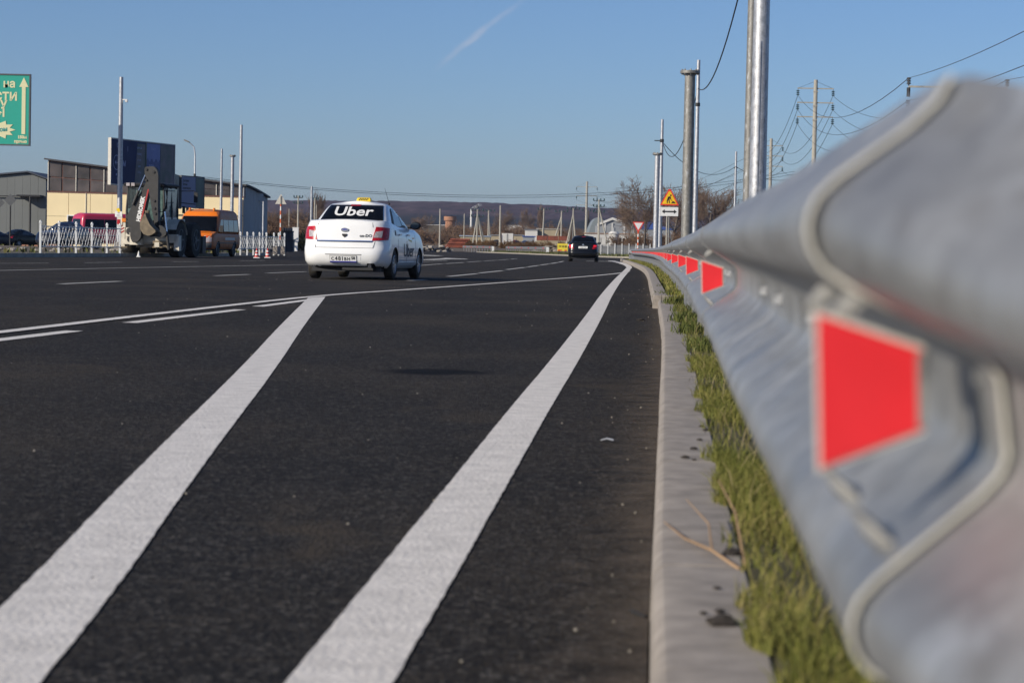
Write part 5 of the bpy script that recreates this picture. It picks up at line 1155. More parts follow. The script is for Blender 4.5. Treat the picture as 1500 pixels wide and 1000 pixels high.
def build_boards():
    Yb = 116.7
    # green board: only its right third is in the picture
    t, f, L, H = board('billboard', 'green advertising billboard with cream Cyrillic lettering and an upward arrow at the left edge', -150, 43, Yb, Yb, 107, 208, mat('board_green', (.02, .36, .27), .5, var=.03), M_GREYP)
    c = mat('board_cream', (.72, .70, .42), .55, var=.02); s = 1 / 28.56; X = lambda px: (px + 150) * L / 193; Zz = lambda py: (208 - py) * H / 101
    mb = MB(); mb.prism([(X(32.5), Zz(193)), (X(38), Zz(193)), (X(38), Zz(124)), (X(42), Zz(124)), (X(35.3), Zz(110)), (X(28.5), Zz(124)), (X(32.5), Zz(124))], lambda u, v, w: f(u, v, w), -.02, -.001); mb.obj('arrow', c, t, 0)
    mb = MB()
    for s_, x1, y, sz in (('Скидки до 30%\nШины на', 23, 115, .50),): pass
    for s_, x1, y, sz, bd in (('Шины на', 23, 120, .56, .016), ('МАСТИ', 26, 139, .56, .02), ('РЕЗИНУ', 11, 151, .56, .02), ('ЗАПЧАСТЫ', 8, 163, .56, .02), ('150м', 40.5, 197.5, .21, .012), ('прямо', 40.5, 204, .21, .012)):
        if s_ == 'МАСТИ': s_ = 'СНАСТИ'
        if s_ == 'ЗАПЧАСТЫ': s_ = 'ЦЕНЫ'
        mb = MB(); put_text(mb, lambda u, v: f(X(x1) + u, Zz(y) + v, -.012), s_, sz, bold=bd, align='RIGHT'); mb.obj('lettering', c, t, 0)
    mb = MB(); n = 22; pts = []
    for k in range(n): a = 6.28318 * k / n; r_ = (1.0 if k % 2 == 0 else .68); pts.append((X(-1) + math.cos(a) * r_ * .86, Zz(187) + math.sin(a) * r_ * .50))
    star = MB().prism(pts, lambda u, v, w: f(u, v, w), -.02, -.001).obj('starburst', c, t, 0); mb = MB(); put_text(mb, lambda u, v: f(X(12) + u, Zz(186) + v + u * .12, -.026), 'оптом', .30, bold=.012, align='RIGHT'); mb.obj('star_lettering', mat('board_green2', (.03, .30, .28), .5), star, 0)
    # large dark blue board behind the excavator
    t, f, L, H = board('billboard', 'large dark blue billboard with a circled arrow, behind the excavator boom', 163, 256, 150, 159, 203, 269, mat('board_navy', (.020, .028, .10), .6, var=.3, scale=.5, col2=(.026, .038, .12), spec=.2), M_CREAM)
    lt = mat('board_pale_print', (.26, .30, .50), .5); grn = mat('board_green_print', (.06, .10, .085), .5, var=.4, scale=1.2, col2=(.13, .09, .12)); lv = mat('board_violet_print', (.13, .16, .38), .5, var=.15, scale=.8)
    mb = MB().prism([(L * .545, .02), (L * .76, .02), (L * .76, H * .98), (L * .545, H * .98)], f, -.012, -.001).obj('poster', lv, t, 0)
    w2 = MB(); pts = [(L * .545, .03)] + [(L * (.545 + .215 * k / 12), H * (.60 + .05 * math.sin(k * 1.7))) for k in range(13)] + [(L * .76, .03)]; w2.prism(pts, f, -.02, -.0125).obj('poster_waves', mat('board_blue_print', (.03, .05, .2), .5), t, 0)
    MB().prism([(L * .765, .02), (L * .99, .02), (L * .99, H * .98), (L * .765, H * .98)], f, -.012, -.001).obj('poster', grn, t, 0)
    MB().prism([(L * .53, .0), (L * .54, .0), (L * .54, H), (L * .53, H)], f, -.03, -.001).obj('divider', mat('board_olive', (.09, .11, .06), .5), t, 0)
    MB().prism([(L * .36, .05), (L * .525, .05), (L * .525, H * .95), (L * .40, H * .95)], f, -.010, -.001).obj('photo_print', grn, t, 0)
    mb = MB(); ring = [(math.cos(6.28318 * k / 28), math.sin(6.28318 * k / 28)) for k in range(28)]; cx, cy = L * .085, H * .48; rx = .50
    mb.grid([[f(cx + u * rx * q, cy + v * rx * q, -.008) for u, v in ring] for q in (1, .9)], 0, True); mb.prism([(cx - .28, cy), (cx - .1, cy + .16), (cx - .06, cy + .12), (cx - .15, cy + .03), (cx + .28, cy + .03), (cx + .28, cy - .03), (cx - .15, cy - .03), (cx - .06, cy - .12), (cx - .1, cy - .16)], f, -.012, -.006)
    put_text(mb, lambda u, v: f(L * .115 + u, H * .86 + v, -.008), 'СА', .42, bold=.01); put_text(mb, lambda u, v: f(L * .25 + u, H * .8 + v, -.008), '1', .5); put_text(mb, lambda u, v: f(L * .20 + u, H * .46 + v, -.008), 'М', .5, bold=.01)
    for j, yy in enumerate((.21, .12)): put_text(mb, lambda u, v: f(L * .12 + u, H * yy + v, -.008), ('■ ■ ■ ■', '8 800 •')[j], .2)
    put_text(mb, lambda u, v: f(L * .62 + u, H * .46 + v, -.024), 'дар', .42, bold=.01); put_text(mb, lambda u, v: f(L * .65 + u, H * .86 + v, -.014), 'центр', .24)
    for i in range(5): put_text(mb, lambda u, v: f(L * .43 + u, H * (.86 - i * .14) + v, -.013), ('аренда', 'склад', 'офис', 'цех', '150 м')[i], .22)
    mb.obj('print', lt, t, 0)
    # smaller pale board with lines of text
    t, f, L, H = board('billboard', 'pale violet billboard with three lines of text behind the curved street lamp', 266, 299, 182, 186, 258, 303, mat('board_lilac', (.17, .18, .30), .5, var=.06, scale=.6), M_GREYP)
    MB().prism([(L * .64, .03), (L * .99, .03), (L * .99, H * .99), (L * .62, H * .99)], f, -.012, -.001).obj('poster', mat('board_bottle_green', (.05, .085, .07), .5, var=.3, scale=1), t, 0)
    mb = MB()
    for j, w_ in enumerate(('Доставка', 'бетона', 'и растворов')): put_text(mb, lambda u, v: f(L * .06 + u, H * (.86 - .12 * j) + v, -.008), w_, .24, bold=.008, align='LEFT')
    mb.obj('print', M_INK, t, 0)
    board('billboard', 'narrow dark green billboard face seen edge-on between the navy and the pale violet boards', 255, 266, 181, 187, 256, 303, mat('board_bottle_green', (0, 0, 0)), M_GREYP)
build_boards()

def lattice_fence(label, pts, h, bars, group=None):
    t = thing('lattice_fence', label, 'fence', (pts[0][0], pts[0][1], 0)); o = Vector((pts[0][0], pts[0][1]))
    pm = MB().box((0, 0, h / 2 - .05), (.075, .075, h + .1)).box((0, 0, h + .02), (.10, .10, .05)).ball((0, 0, h + .06), .045, 8, 5).mesh('post', M_WPOST)
    bar = {}
    for i, p in enumerate(pts):
        link('post', pm, t, (p[0] - o.x, p[1] - o.y, .15))
        if i == len(pts) - 1: break
        q = pts[i + 1]; v = Vector((q[0] - p[0], q[1] - p[1])); L = v.length; a = math.atan2(v.y, v.x); c = (p[0] - o.x + v.x / 2, p[1] - o.y + v.y / 2)
        for z, nm in ((.24, 'rail'), (h - .12, 'rail')):
            link(nm, MB().box((0, 0, 0), (L - .07, .03, .035)).mesh(nm, M_WPOST, 0), t, (c[0], c[1], z + .15), a)
        n = bars; sp = L / n
        for sg in (-1, 1):
            kx = (round(sp, 2), sg)
            if kx not in bar: hh = h - .36; bar[kx] = MB().box((0, sg * .012, 0), (.016, .012, math.hypot(hh, sp * 1.4) * 1.06), ry=sg * math.atan2(sp * 1.4, hh)).mesh('bar', M_WPOST, 0)
            for k in range(n):
                s = (k + .5) * sp - L / 2
                if abs(s) + sp * .7 > L / 2: s *= (L / 2 - sp * .72) / abs(s)
                link('bar', bar[kx], t, (c[0] + math.cos(a) * s, c[1] + math.sin(a) * s, h / 2 + .06 + .15), a)
def build_fences():
    P = [(65, 84), (92, 85.6), (117, 87.2), (140, 88.9), (162, 90.4), (181, 92)]
    lattice_fence('white lattice fence along the far kerb in front of the crimson van', [(at(x, 365, Y).x - .15, Y) for x, Y in P], 1.10, 5)
    Q = [(344, 113), (352, 113.6), (362, 114.4), (371, 115.1), (380, 115.8), (390, 116.6), (401, 117.5), (408, 118.1), (416.5, 118.8)]
    lattice_fence('white lattice fence on the corner right of the minibus', [(at(x, 365, Y).x, Y) for x, Y in Q], .98, 3)
    MB_ = MB().box((0, 0, .2), (.6, .35, .42)); o = MB_.obj('concrete_block', M_KERB); b = base(408.5, 117, 368); o.location = (b.x, 117.2, .12); tag(o, 'small pale concrete block at the foot of the corner fence', 'block')
    def cone(px, Y, h, label, ms, group=None):
        b = at(px, 377, Y); t = thing('traffic_cone', label, 'traffic cone', (b.x, Y, 0), 0, group); r = h * .27
        MB().box((0, 0, .02), (h * .62, h * .62, .04)).obj('base', ms[1] if len(ms) > 1 else ms[0], t)
        mb = MB(); zs = [.04, .30 * h, .42 * h, .62 * h, .74 * h, h]
        for k in range(5): mb.cyl((0, 0, zs[k]), (0, 0, zs[k + 1]), r * (1 - zs[k] / h * .85), r * (1 - zs[k + 1] / h * .85), 14, k % 2 if len(ms) > 1 else 0, k in (0, 4))
        mb.obj('cone', ms, t)
    rd = mat('cone_red', (.50, .03, .02), .5)
    cone(376, 101.8, .45, 'red and white traffic cone nearer the minibus', [rd, M_WH]); cone(392, 104.5, .45, 'red and white traffic cone nearer the taxi', [rd, M_WH]); cone(203, 93.1, .26, 'small white cone under the excavator', [M_WH])
build_fences()

# ------------------------------------------------------------------ signs seen from behind, sheds and yards on the left
def build_left_yard():
    b = base(410.5, 200, 350); t = thing('sign_back', 'pale back of a triangular sign on a red and white striped post', 'road sign', b); c = at(412, 293, 200).z - b.z
    f = lambda u, v, w: (u, w, v + c)
    MB().prism([(-.5, -.36), (.5, -.36), (.04, .48), (-.04, .48)], f, -.03, 0).obj('plate', M_CREAM, t, 0); MB().box((.02, -.05, c), (.10, .05, .7)).obj('bracket', M_GALVD, t)
    mb = MB(); n = 12; hh = (c - .2) / n
    for i in range(n): mb.cyl((0, .02, i * hh), (0, .02, (i + 1) * hh), .06, .06, 8, i % 2)
    mb.obj('post', [M_WH, mat('post_orange', (0, 0, 0))], t)
    b = base(14.5, 170, 352)
    for px, Y, yy, s, lab in ((14.5, 150, 293, .40, 'dark back of a diamond sign on a thin post by the grey warehouse'), (-2, 158, 297, .40, 'dark diamond sign back cut by the left edge')):
        b = base(px, Y, 352); t = thing('diamond_sign', lab, 'road sign', b); c = at(px, yy, Y).z - b.z; d = s * 1.0
        MB().prism([(-d, 0), (0, -d), (d, 0), (0, d)], lambda u, v, w: (u, w, v + c), -.03, 0).obj('plate', M_GREYP, t, 0); MB().cyl((0, .04, -.1), (0, .04, c + .2), .05, .05, 8).obj('post', M_DARK, t)
    # long building: cream panels below, brown glazed band above, shed roof falling to the right
    Y0, Y1 = 223, 221; A = at(68, 352, Y0); B_ = at(356, 352, Y1); v = Vector((B_.x - A.x, B_.y - A.y, 0)); L = v.length; ang = math.atan2(v.y, v.x); gzv = .45
    t = thing('workshop_building', 'long cream workshop with a dark glazed upper band and a sloping roof', 'building', (A.x, A.y, gzv), ang)
    zl, zr = at(68, 234, Y0).z - gzv, at(356, 272, Y1).z - gzv; zm0, zm1 = at(68, 282, Y0).z - gzv, at(356, 290, Y1).z - gzv
    cr = mat('cream_panel', (.80, .66, .39), .6, var=.05, scale=.4); br = mat('brown_frame', (.13, .06, .045), .7); gl = mat('grimy_glass', (.05, .045, .042), .35, var=.5, scale=.5, col2=(.11, .09, .085)); gm = mat('grey_sheet', (.27, .28, .30), .6, var=.08, scale=.4)
    D = 16.0
    core = MB().prism([(0, -1), (L, -1), (L, zm1 - .0), (0, zm0 - .0)], lambda u, v_, w: (u, w, v_), .16, 3.0); core.obj('wall', gm, t, 0)
    core = MB().prism([(0, zm0 + .01), (L - .02, zm1 + .01), (L - .02, zr), (0, zl)], lambda u, v_, w: (u, w, v_), .30, .9); core.obj('wall', br, t, 0); MB().prism([(0, zm0 + .01), (L - 1.5, zm1 + .01), (L - 1.5, zr - .3), (0, zl)], lambda u, v_, w: (u, w, v_), .91, D).obj('wall', gm, t, 0)
    n = 9
    for i in range(n):                                      # cream cladding panels
        u0, u1 = L * i / n + .02, L * (i + 1) / n - .02; z = lambda u: zm0 + (zm1 - zm0) * u / L
        for j in range(2): MB().prism([(u0, (0, .52)[j] * z(u0) + .02 - (1 if j == 0 else 0)), (u1, (0, .52)[j] * z(u1) + .02 - (1 if j == 0 else 0)), (u1, (.52, 1)[j] * z(u1) - .01), (u0, (.52, 1)[j] * z(u0) - .01)], lambda u, v_, w: (u, w, v_), 0, .15).obj('cladding_panel', cr, t, 0)
    MB().prism([(0, zm0 + .01), (L, zm1 + .01), (L, zm1 + .16), (0, zm0 + .16)], lambda u, v_, w: (u, w, v_), .02, .29).obj('sill_band', br, t, 0)
    m_ = 14
    for i in range(m_):
        u0, u1 = L * i / m_ + .12, L * (i + 1) / m_ - .05
        zb = lambda u: zm0 + (zm1 - zm0) * u / L + .2; zt_ = lambda u: zl + (zr - zl) * u / L - .15; mid = lambda u, k: zb(u) + (zt_(u) - zb(u)) * k
        for k0, k1 in ((0, .46), (.5, 1)): MB().prism([(u0, mid(u0, k0)), (u1, mid(u1, k0)), (u1, mid(u1, k1)), (u0, mid(u0, k1))], lambda u, v_, w: (u, w, v_), .22, .30).obj('pane', gl, t, 0)
        if i % 2 == 0: MB().prism([(u0 - .11, zb(u0)), (u0 - .03, zb(u0)), (u0 - .03, zt_(u0)), (u0 - .11, zt_(u0))], lambda u, v_, w: (u, w, v_), .12, .31).obj('mullion', M_CREAM, t, 0)
    MB().prism([(-.25, zl), (L + .3, zr - .04), (L + .3, zr + .12), (-.25, zl + .16)], lambda u, v_, w: (u, w, v_), -.3, 1.2).obj('roof', mat('roof_felt', (.06, .06, .065), .8), t, 0)
    pts = [(D * .4, zr + .1)] + [(D * (.4 + .62 * k / 6), zr + .1 - (zr - at(391, 289, 232).z + gzv + .6) * (k / 6) ** 1.6 * .0 - 1.15 * (k / 6) ** 1.5) for k in range(7)]
    # gable side: sheeted end wall running back, its roof edge falling away
    E = at(391, 352, Y1 + 24); ex = L + (Vector((E.x, E.y)) - Vector((B_.x, B_.y))).dot(Vector((math.cos(ang), math.sin(ang)))); ey = (Vector((E.x, E.y)) - Vector((B_.x, B_.y))).dot(Vector((-math.sin(ang), math.cos(ang)))); ze = at(391, 290, Y1 + 24).z - gzv
    for i in range(8):
        k0, k1 = i / 8, (i + 1) / 8 - .006; g = lambda k: (L + .02 + (ex - L) * k, ey * k); h_ = lambda k: zr - .05 + (ze - zr) * k ** 1.5
        a_, b_ = g(k0), g(k1); MB().add([(a_[0], a_[1], -1), (b_[0], b_[1], -1), (b_[0], b_[1], h_(k1)), (a_[0], a_[1], h_(k0)), (a_[0] - .1, a_[1] + .1, -1), (b_[0] - .1, b_[1] + .1, -1), (b_[0] - .1, b_[1] + .1, h_(k1)), (a_[0] - .1, a_[1] + .1, h_(k0))], [(0, 1, 2, 3), (4, 7, 6, 5), (3, 2, 6, 7), (0, 3, 7, 4), (1, 5, 6, 2)]) if False else None
        mb = MB(); mb.add([(a_[0], a_[1], -1), (b_[0], b_[1], -1), (b_[0], b_[1], h_(k1)), (a_[0], a_[1], h_(k0)), (a_[0] - .1, a_[1] + .1, -1), (b_[0] - .1, b_[1] + .1, -1), (b_[0] - .1, b_[1] + .1, h_(k1)), (a_[0] - .1, a_[1] + .1, h_(k0))], [(0, 1, 2, 3), (4, 7, 6, 5), (3, 2, 6, 7), (0, 3, 7, 4), (1, 5, 6, 2)]); mb.obj('end_sheet', gm, t, 0)
    mb = MB(); rows = []
    for k in [i / 8 for i in range(9)]:
        p = (L + (ex - L) * k, ey * k); h_ = zr + (ze - zr) * k ** 1.5; rows.append([(p[0] + .35, p[1] - .1, h_ - .02), (p[0] + .35, p[1] - .1, h_ + .14), (p[0] - 9, p[1] + 3, h_ + .14), (p[0] - 9, p[1] + 3, h_ - .02)])
    mb.grid(rows, 0, True); mb.obj('roof', mat('roof_felt', (0, 0, 0)), t, 0)
    MB().box((L - .3, -.18, 1.5), (.10, .12, 2 * zm1 - 3.1)).obj('drainpipe', mat('orange_pipe', (.5, .14, .04), .6), t)
    MB().box((L * .80, -.12, zm1 * .62), (L * .4, .06, .06)).obj('gas_pipe', M_DARK, t)
    for u in (L * .20, L * .42): MB().box((u, -.05, zm0 * .5), (.05, .05, zm0)).obj('downpipe', M_CREAM, t)
    wf = MB().box((2.7, -.05, 2.1), (1.3, .1, 1.05)).obj('window_frame', M_WH, t); MB().box((2.45, -.11, 2.1), (.55, .03, .85)).box((3.05, -.11, 2.1), (.5, .03, .85)).obj('window_pane', M_GLASS, wf)
    MB().box((L - 1.6, -.04, 1.6), (1.1, .1, 3.4)).obj('door', mat('bottle_green_door', (.03, .045, .04), .6), t)
    # grey warehouse at the left edge
    Yw = 250; t = thing('warehouse', 'grey metal warehouse with a low gable at the left edge', 'building', (at(0, 350, Yw).x, Yw, .45)); x0 = at(-70, 350, Yw).x - t.location.x; x1 = at(66.5, 350, Yw).x - t.location.x; xa = at(40, 350, Yw).x - t.location.x
    zE, zA, zW = at(66.5, 262, Yw).z - .45, at(40, 252.5, Yw).z - .45, at(-70, 252, Yw).z - .45
    wl = mat('warehouse_sheet', (.155, .165, .16), .65, var=.08, scale=.3); n = 12
    for i in range(n):
        a_, b_ = x0 + (x1 - x0) * i / n, x0 + (x1 - x0) * (i + 1) / n - .015; h_ = lambda x: float(np.interp(x, [x0, xa, x1], [zA - 1.0, zA - .1, zE - .1]))
        for q0, q1 in ((-1, 4.6), (4.63, None)): MB().prism([(a_, q0), (b_, q0), (b_, q1 or h_(b_)), (a_, q1 or h_(a_))], lambda u, v_, w: (u, w, v_), random.uniform(0, .02), .2).obj('wall_sheet', wl, t, 0)
    MB().prism([(x0, -1), (x1, -1), (x1, zE - .2), (xa, zA - .2), (x0, zA - 1.1)], lambda u, v_, w: (u, w, v_), .21, 30).obj('wall', wl, t, 0)
    MB().prism([(x1 + .3, zE - .1), (xa, zA), (x0, zA - .9), (x0, zA - .7), (xa, zA + .16), (x1 + .3, zE + .06)], lambda u, v_, w: (u, w, v_), -.35, 30).obj('roof', mat('warehouse_roof', (.055, .065, .085), .6), t, 0)
    MB().box((x1 - 1.6, -.8, 4.9), (2.6, 1.6, .2)).obj('canopy', M_DARK, t); MB().cyl((x1 - 1.4, -1.5, 0), (x1 - 1.4, -1.5, 4.8), .12, .12, 8).obj('canopy_post', M_DARK, t)
    MB().box((x1 - 4.6, -.3, 4.85), (3.6, .12, .1)).obj('cable_tray', M_DARK, t)
    mb = MB().box((0, 0, .45), (9, .5, .9)); o = mb.obj('low_wall', mat('orange_plinth', (.34, .16, .10), .8)); b = base(33, 205, 350); o.location = b; tag(o, 'low pale orange wall behind the parked dark cars', 'wall')
    # dark sheds and dumpsters by the side road
    for px, Y, w, h, lab, m in ((413, 190, 1.9, 1.0, 'dark navy container by the side road left of the taxi', mat('navy_steel', (.014, .02, .035), .6)), (421, 191.5, .8, 1.75, 'tall narrow navy container behind the dark one', mat('navy_steel', (0, 0, 0))), (400, 196, 1.2, .9, 'low dark shed beside the workshop gable', M_DARK)):
        b = base(px, Y, 350); t = thing('container', lab, 'container', b); MB().box((0, .5, h / 2), (w, 1.4, h)).obj('body', m, t, 0); MB().box((0, .5, h + .04), (w + .08, 1.5, .08)).obj('lid', M_DARK, t, 0)
        for k in range(5): MB().box((-w / 2 + w * (k + .5) / 5, -.22, h / 2), (.05, .05, h * .92)).obj('rib', m, t, 0)
        if h > 1.5:
            for k in range(4): MB().box((-w * .36 + w * .24 * k, 0, h + .2), (.12, 1.2, .25)).obj('tooth', m, t, 0)
    o = MB().box((0, 0, .6), (.55, .3, 1.3)).box((0, 0, 1.28), (.6, .34, .06)).box((0, 0, -.6), (.4, .25, 1.15)).obj('white_cabinet', M_WH); b = base(433, 215, 346); o.location = b + Vector((0, 0, 1.0)); tag(o, 'small white box against the dark hedge left of the taxi', 'cabinet')
    # the road shoulder litter by the lattice fence
    mb = MB()
    for i in range(26): x = random.uniform(-23, -18); y = random.uniform(92, 112); mb.ball((x, y, gz(x, y) + .07), random.uniform(.03, .13), 6, 4, (1.6, 1, .6))
    tag(mb.obj('rubble', mat('rubble', (.32, .29, .25), .9, var=.3), None, 0), kind='stuff')
build_left_yard()

# ------------------------------------------------------------------ middle distance
def build_middle():
    def shed(label, px0, px1, Y, yt, yb, m, roof, rh=.0, depth=8, windows=0, name='shed', cat='building', overhang=.2, rows=1, wm=None):
        a, b = at(px0, yb, Y), at(px1, yb, Y); z0 = min(gz(a.x, Y), gz(b.x, Y)); w = b.x - a.x; h = at((px0 + px1) / 2, yt, Y).z - z0
        t = thing(name, label, cat, ((a.x + b.x) / 2, Y, z0)); MB().box((0, depth / 2, h / 2 - .5), (w, depth, h + 1)).obj('wall', m, t, 0)
        if rh: MB().prism([(-w / 2 - overhang, h), (w / 2 + overhang, h), (w / 2 + overhang, h + .15), (0, h + rh), (-w / 2 - overhang, h + .15)], lambda u, v, q: (u, q, v), -overhang, depth + overhang).obj('roof', roof, t, 0)
        else: MB().box((0, depth / 2, h + .1), (w + 2 * overhang, depth + 2 * overhang, .2)).obj('roof', roof, t, 0)
        for i in range(windows):
            for j in range(rows): MB().box((-w / 2 + w * (i + .5) / windows, -.03, h * (.55 if rows == 1 else .3 + .4 * j)), (w / windows * .62, .1, h * (.4 if rows == 1 else .25))).obj('window', wm or M_GLASS, t, 0)
        return t, w, h
    wh = mat('whitewash', (.58, .57, .54), .8, var=.12, scale=.3); grw = mat('grey_wall', (.26, .275, .29), .7, var=.08, scale=.3); bl = mat('blue_roof', (.045, .09, .30), .5, var=.1, scale=.2); bei = mat('beige_wall', (.36, .30, .20), .85, var=.15, scale=.3); fel = mat('slate', (.20, .21, .23), .8)
    # gabled hall with white bargeboards and a row of windows
    Y = 560; t, w, h = shed('grey gabled hall with white bargeboards and a blue roof side', 876, 925, Y, 331, 352, grw, fel, 0, 22, 0, overhang=0)
    zp = at(897, 322, Y).z - t.location.z; xa = at(897, 330, Y).x - t.location.x
    MB().prism([(-w / 2, h + .19), (w / 2, h + .19), (xa, zp)], lambda u, v, q: (u, q, v), .2, 21.8).obj('gable', grw, t, 0)
    for sg, xe in ((-1, -w / 2 - .3), (1, w / 2 + .3)): MB().prism([(xe, h - .1), (xa, zp + .0), (xa, zp + .6), (xe, h + .5)], lambda u, v, q: (u, q, v), -.25, .15).obj('bargeboard', wh, t, 0)
    MB().prism([(xa, zp + .05), (w / 2 + .3, h + .0), (w / 2 + .3, h + .2), (xa, zp + .3)], lambda u, v, q: (u, q, v), .16, 23).obj('roof_side', bl, t, 0)
    for x in (-w * .30, xa, w * .28): MB().box((x, -.05, h * .75), (.35, .12, h * .75)).obj('pilaster', wh, t, 0)
    t2, w2, h2 = shed('long white wing with a row of dark windows below the grey gabled hall', 858, 948, 540, 343, 353, wh, mat('rust_edge', (.35, .22, .14), .8), 0, 10, 17)
    shed('blue-roofed wing behind the right-hand side of the gabled hall', 915, 985, 640, 336, 350, grw, bl, 2.2, 20)
    # half-round hangar
    Yq = 600; a = at(860, 350, Yq); b = at(893, 350, Yq); r = (b.x - a.x) / 2; t = thing('arched_hangar', 'grey half-round hangar left of the gabled hall', 'building', ((a.x + b.x) / 2, Yq, gz(a.x, Yq))); hh = at(878, 318, Yq).z - t.location.z
    MB().prism([(r, 0)] + [(r * math.cos(math.pi * k / 16), hh * math.sin(math.pi * k / 16)) for k in range(1, 16)] + [(-r, 0)], lambda u, v, q: (u, q, v), 0, 24).obj('shell', mat('hangar_sheet', (.20, .23, .24), .6), t, 0)
    MB().box((-r * .55, -.05, 2.2), (2.0, .1, 1.4)).obj('window', M_GLASS, t, 0)
    # silo-like white tank in front
    b = base(899, 480, 352); t = thing('tank', 'small round white tank in front of the gabled hall', 'tank', b); MB().cyl((0, 0, 0), (0, 0, 3.2), 1.05, 1.05, 18).cyl((0, 0, 3.2), (0, 0, 3.7), 1.25, .7, 18).obj('shell', wh, t); MB().cyl((0, 0, 3.7), (0, 0, 4.5), .3, .3, 8).obj('cap', grw, t)
    shed('low white shed with a grey roof left of the double pole', 769, 787, 520, 337, 352, wh, fel, 0, 8); shed('low beige wall-like shed with a flat pale roof right of the white shed', 787, 818, 525, 336, 352, bei, mat('pale_roof', (.34, .32, .28), .8), 0, 8)
    shed('grey-blue cabin between the white box truck and the yellow board', 766, 783, 480, 347, 358, grw, bl, 0, 4); shed('beige shed right behind the white box truck', 752, 766, 500, 345, 358, bei, fel, 0, 5); shed('beige shed left of the white box truck', 717, 731, 520, 345, 356, bei, fel, 0, 5)
    shed('long pale factory roof far below the brick water tower', 620, 664, 900, 330, 338, M_WOODP, wh, 0, 30); shed('distant pale factory behind the scrub, left of the low white shed', 738, 775, 1000, 330, 338, wh, fel, 0, 30, 5); shed('distant white works at the foot of the hills behind the taxi mirror', 616, 628, 980, 334, 340, M_WOODP, wh, 0, 20)
    shed('low shed with a pale blue metal roof behind the cluster of leaning posts', 674, 718, 447, 346.5, 354, bei, mat('blue_tin', (.30, .36, .44), .5), 0, 5)
    # concrete fence panels
    t = thing('concrete_fence', 'rusty-topped concrete panel fence behind the bundle of leaning posts', 'fence', base(812, 455, 353)); w = 2.2
    pm = MB().box((0, 0, 1.0), (2.1, .15, 2.4)).mesh('panel', bei, 0); rm = MB().box((0, -.1, 1.9), (2.1, .1, .9)).mesh('rust_sheet', M_RUST, 0)
    for i in range(3): link('panel', pm, t, (-2.5 + i * 2.2, 0, 0)); link('rust_sheet', rm, t, (-2.5 + i * 2.2, 0, .1))
    # grey picket fence on the verge right of the black car
    t = thing('picket_fence', 'grey metal picket fence on the far verge right of the black car', 'fence', base(905, 222, 370)); n = 44; x0 = at(880, 370, 222).x - t.location.x; x1 = at(952, 370, 222).x - t.location.x; t.location.z = .15
    pk = MB().box((0, 0, .55), (.05, .03, 1.1)).mesh('picket', M_GALV, 0); pp = MB().box((0, 0, .6), (.08, .08, 1.25)).mesh('post', M_WPOST, 0)
    for i in range(n): link('picket', pk, t, (x0 + (x1 - x0) * i / n, 0, 0))
    for i in range(8): link('post', pp, t, (x0 + (x1 - x0) * i / 7, -.07, 0))
    for z in (.3, .9): MB().box(((x0 + x1) / 2, .04, z), (x1 - x0, .03, .05)).obj('rail', M_GALV, t, 0)
    gp = MB().box((0, 0, .5), (1.25, .05, 1.0)).mesh('sheet', mat('grey_sheet2', (.2, .2, .2), .7, var=.2), 0)
    t = thing('sheet_fence', 'row of grey sheets standing behind the picket fence', 'fence', base(912, 262, 366))
    for i in range(8): link('sheet', gp, t, (-4.2 + 1.3 * i, 0, .1 * (i % 2)))
    # brick water tower, chimney and its smoke
    b = base(659, 900, 340); z = lambda y: at(660, y, 900).z - b.z; t = thing('water_tower', 'round brick water tower with a wider tank on top, beyond the scrub', 'water tower', b); bk = mat('brick', (.34, .17, .10), .9, var=.15, scale=.8)
    MB().cyl((0, 0, -2), (0, 0, z(323)), 1.9, 1.9, 20).obj('shaft', bk, t); MB().cyl((0, 0, z(323)), (0, 0, z(317)), 2.5, 2.5, 20).cyl((0, 0, z(324)), (0, 0, z(323)), 1.9, 2.5, 20).obj('tank', bk, t); MB().cyl((0, 0, z(317)), (0, 0, z(316)), 2.6, 1.6, 20).obj('roof', M_DARK, t)
    b = base(690, 1100, 340); t = thing('chimney', 'thin pale chimney giving off a wisp of smoke', 'chimney', b); hz_ = at(690.5, 306, 1100).z - b.z; MB().cyl((0, 0, -3), (0, 0, hz_), .75, .5, 12).obj('stack', wh, t); MB().cyl((0, 0, hz_ - .4), (0, 0, hz_), .62, .62, 12).obj('rim', fel, t)
    mb = MB()
    for i in range(14): k = i / 13; c = Vector((at(690.5 + 12 * k, 306 - 4.5 * k, 1100))); mb.ball((c.x, 1100 + random.uniform(-.6, .6), c.z + random.uniform(-.3, .3)), .5 + .7 * k, 8, 6)
    sm = bpy.data.materials.new('smoke'); sm.use_nodes = True; nt = sm.node_tree; b_ = nt.nodes['Principled BSDF']; b_.inputs['Base Color'].default_value = (.8, .8, .82, 1); b_.inputs['Roughness'].default_value = 1
    lw = nt.nodes.new('ShaderNodeTexNoise'); lw.inputs['Scale'].default_value = .8; tc = nt.nodes.new('ShaderNodeTexCoord'); nt.links.new(tc.outputs['Object'], lw.inputs['Vector']); mr = nt.nodes.new('ShaderNodeMapRange'); mr.inputs[1].default_value = .4; mr.inputs[2].default_value = .7; mr.inputs[4].default_value = .22; nt.links.new(lw.outputs[0], mr.inputs[0]); nt.links.new(mr.outputs[0], b_.inputs['Alpha'])
    tag(mb.obj('smoke', sm), kind='stuff')
    # stack of rusty pipes
    b = base(668, 405, 357); t = thing('pipe_stack', 'stack of long rust-red pipes lying in the yard', 'pipes', b); pm = MB().cyl((-1.6, 0, 0), (1.6, 0, 0), .19, .19, 10).mesh('pipe', M_RUST)
    for j in range(5):
        for i in range(4): link('pipe', pm, t, (-.3 + .25 * j + random.uniform(-.15, .15), .3 * i + .2 * (j % 2), .2 + .33 * j), 0)
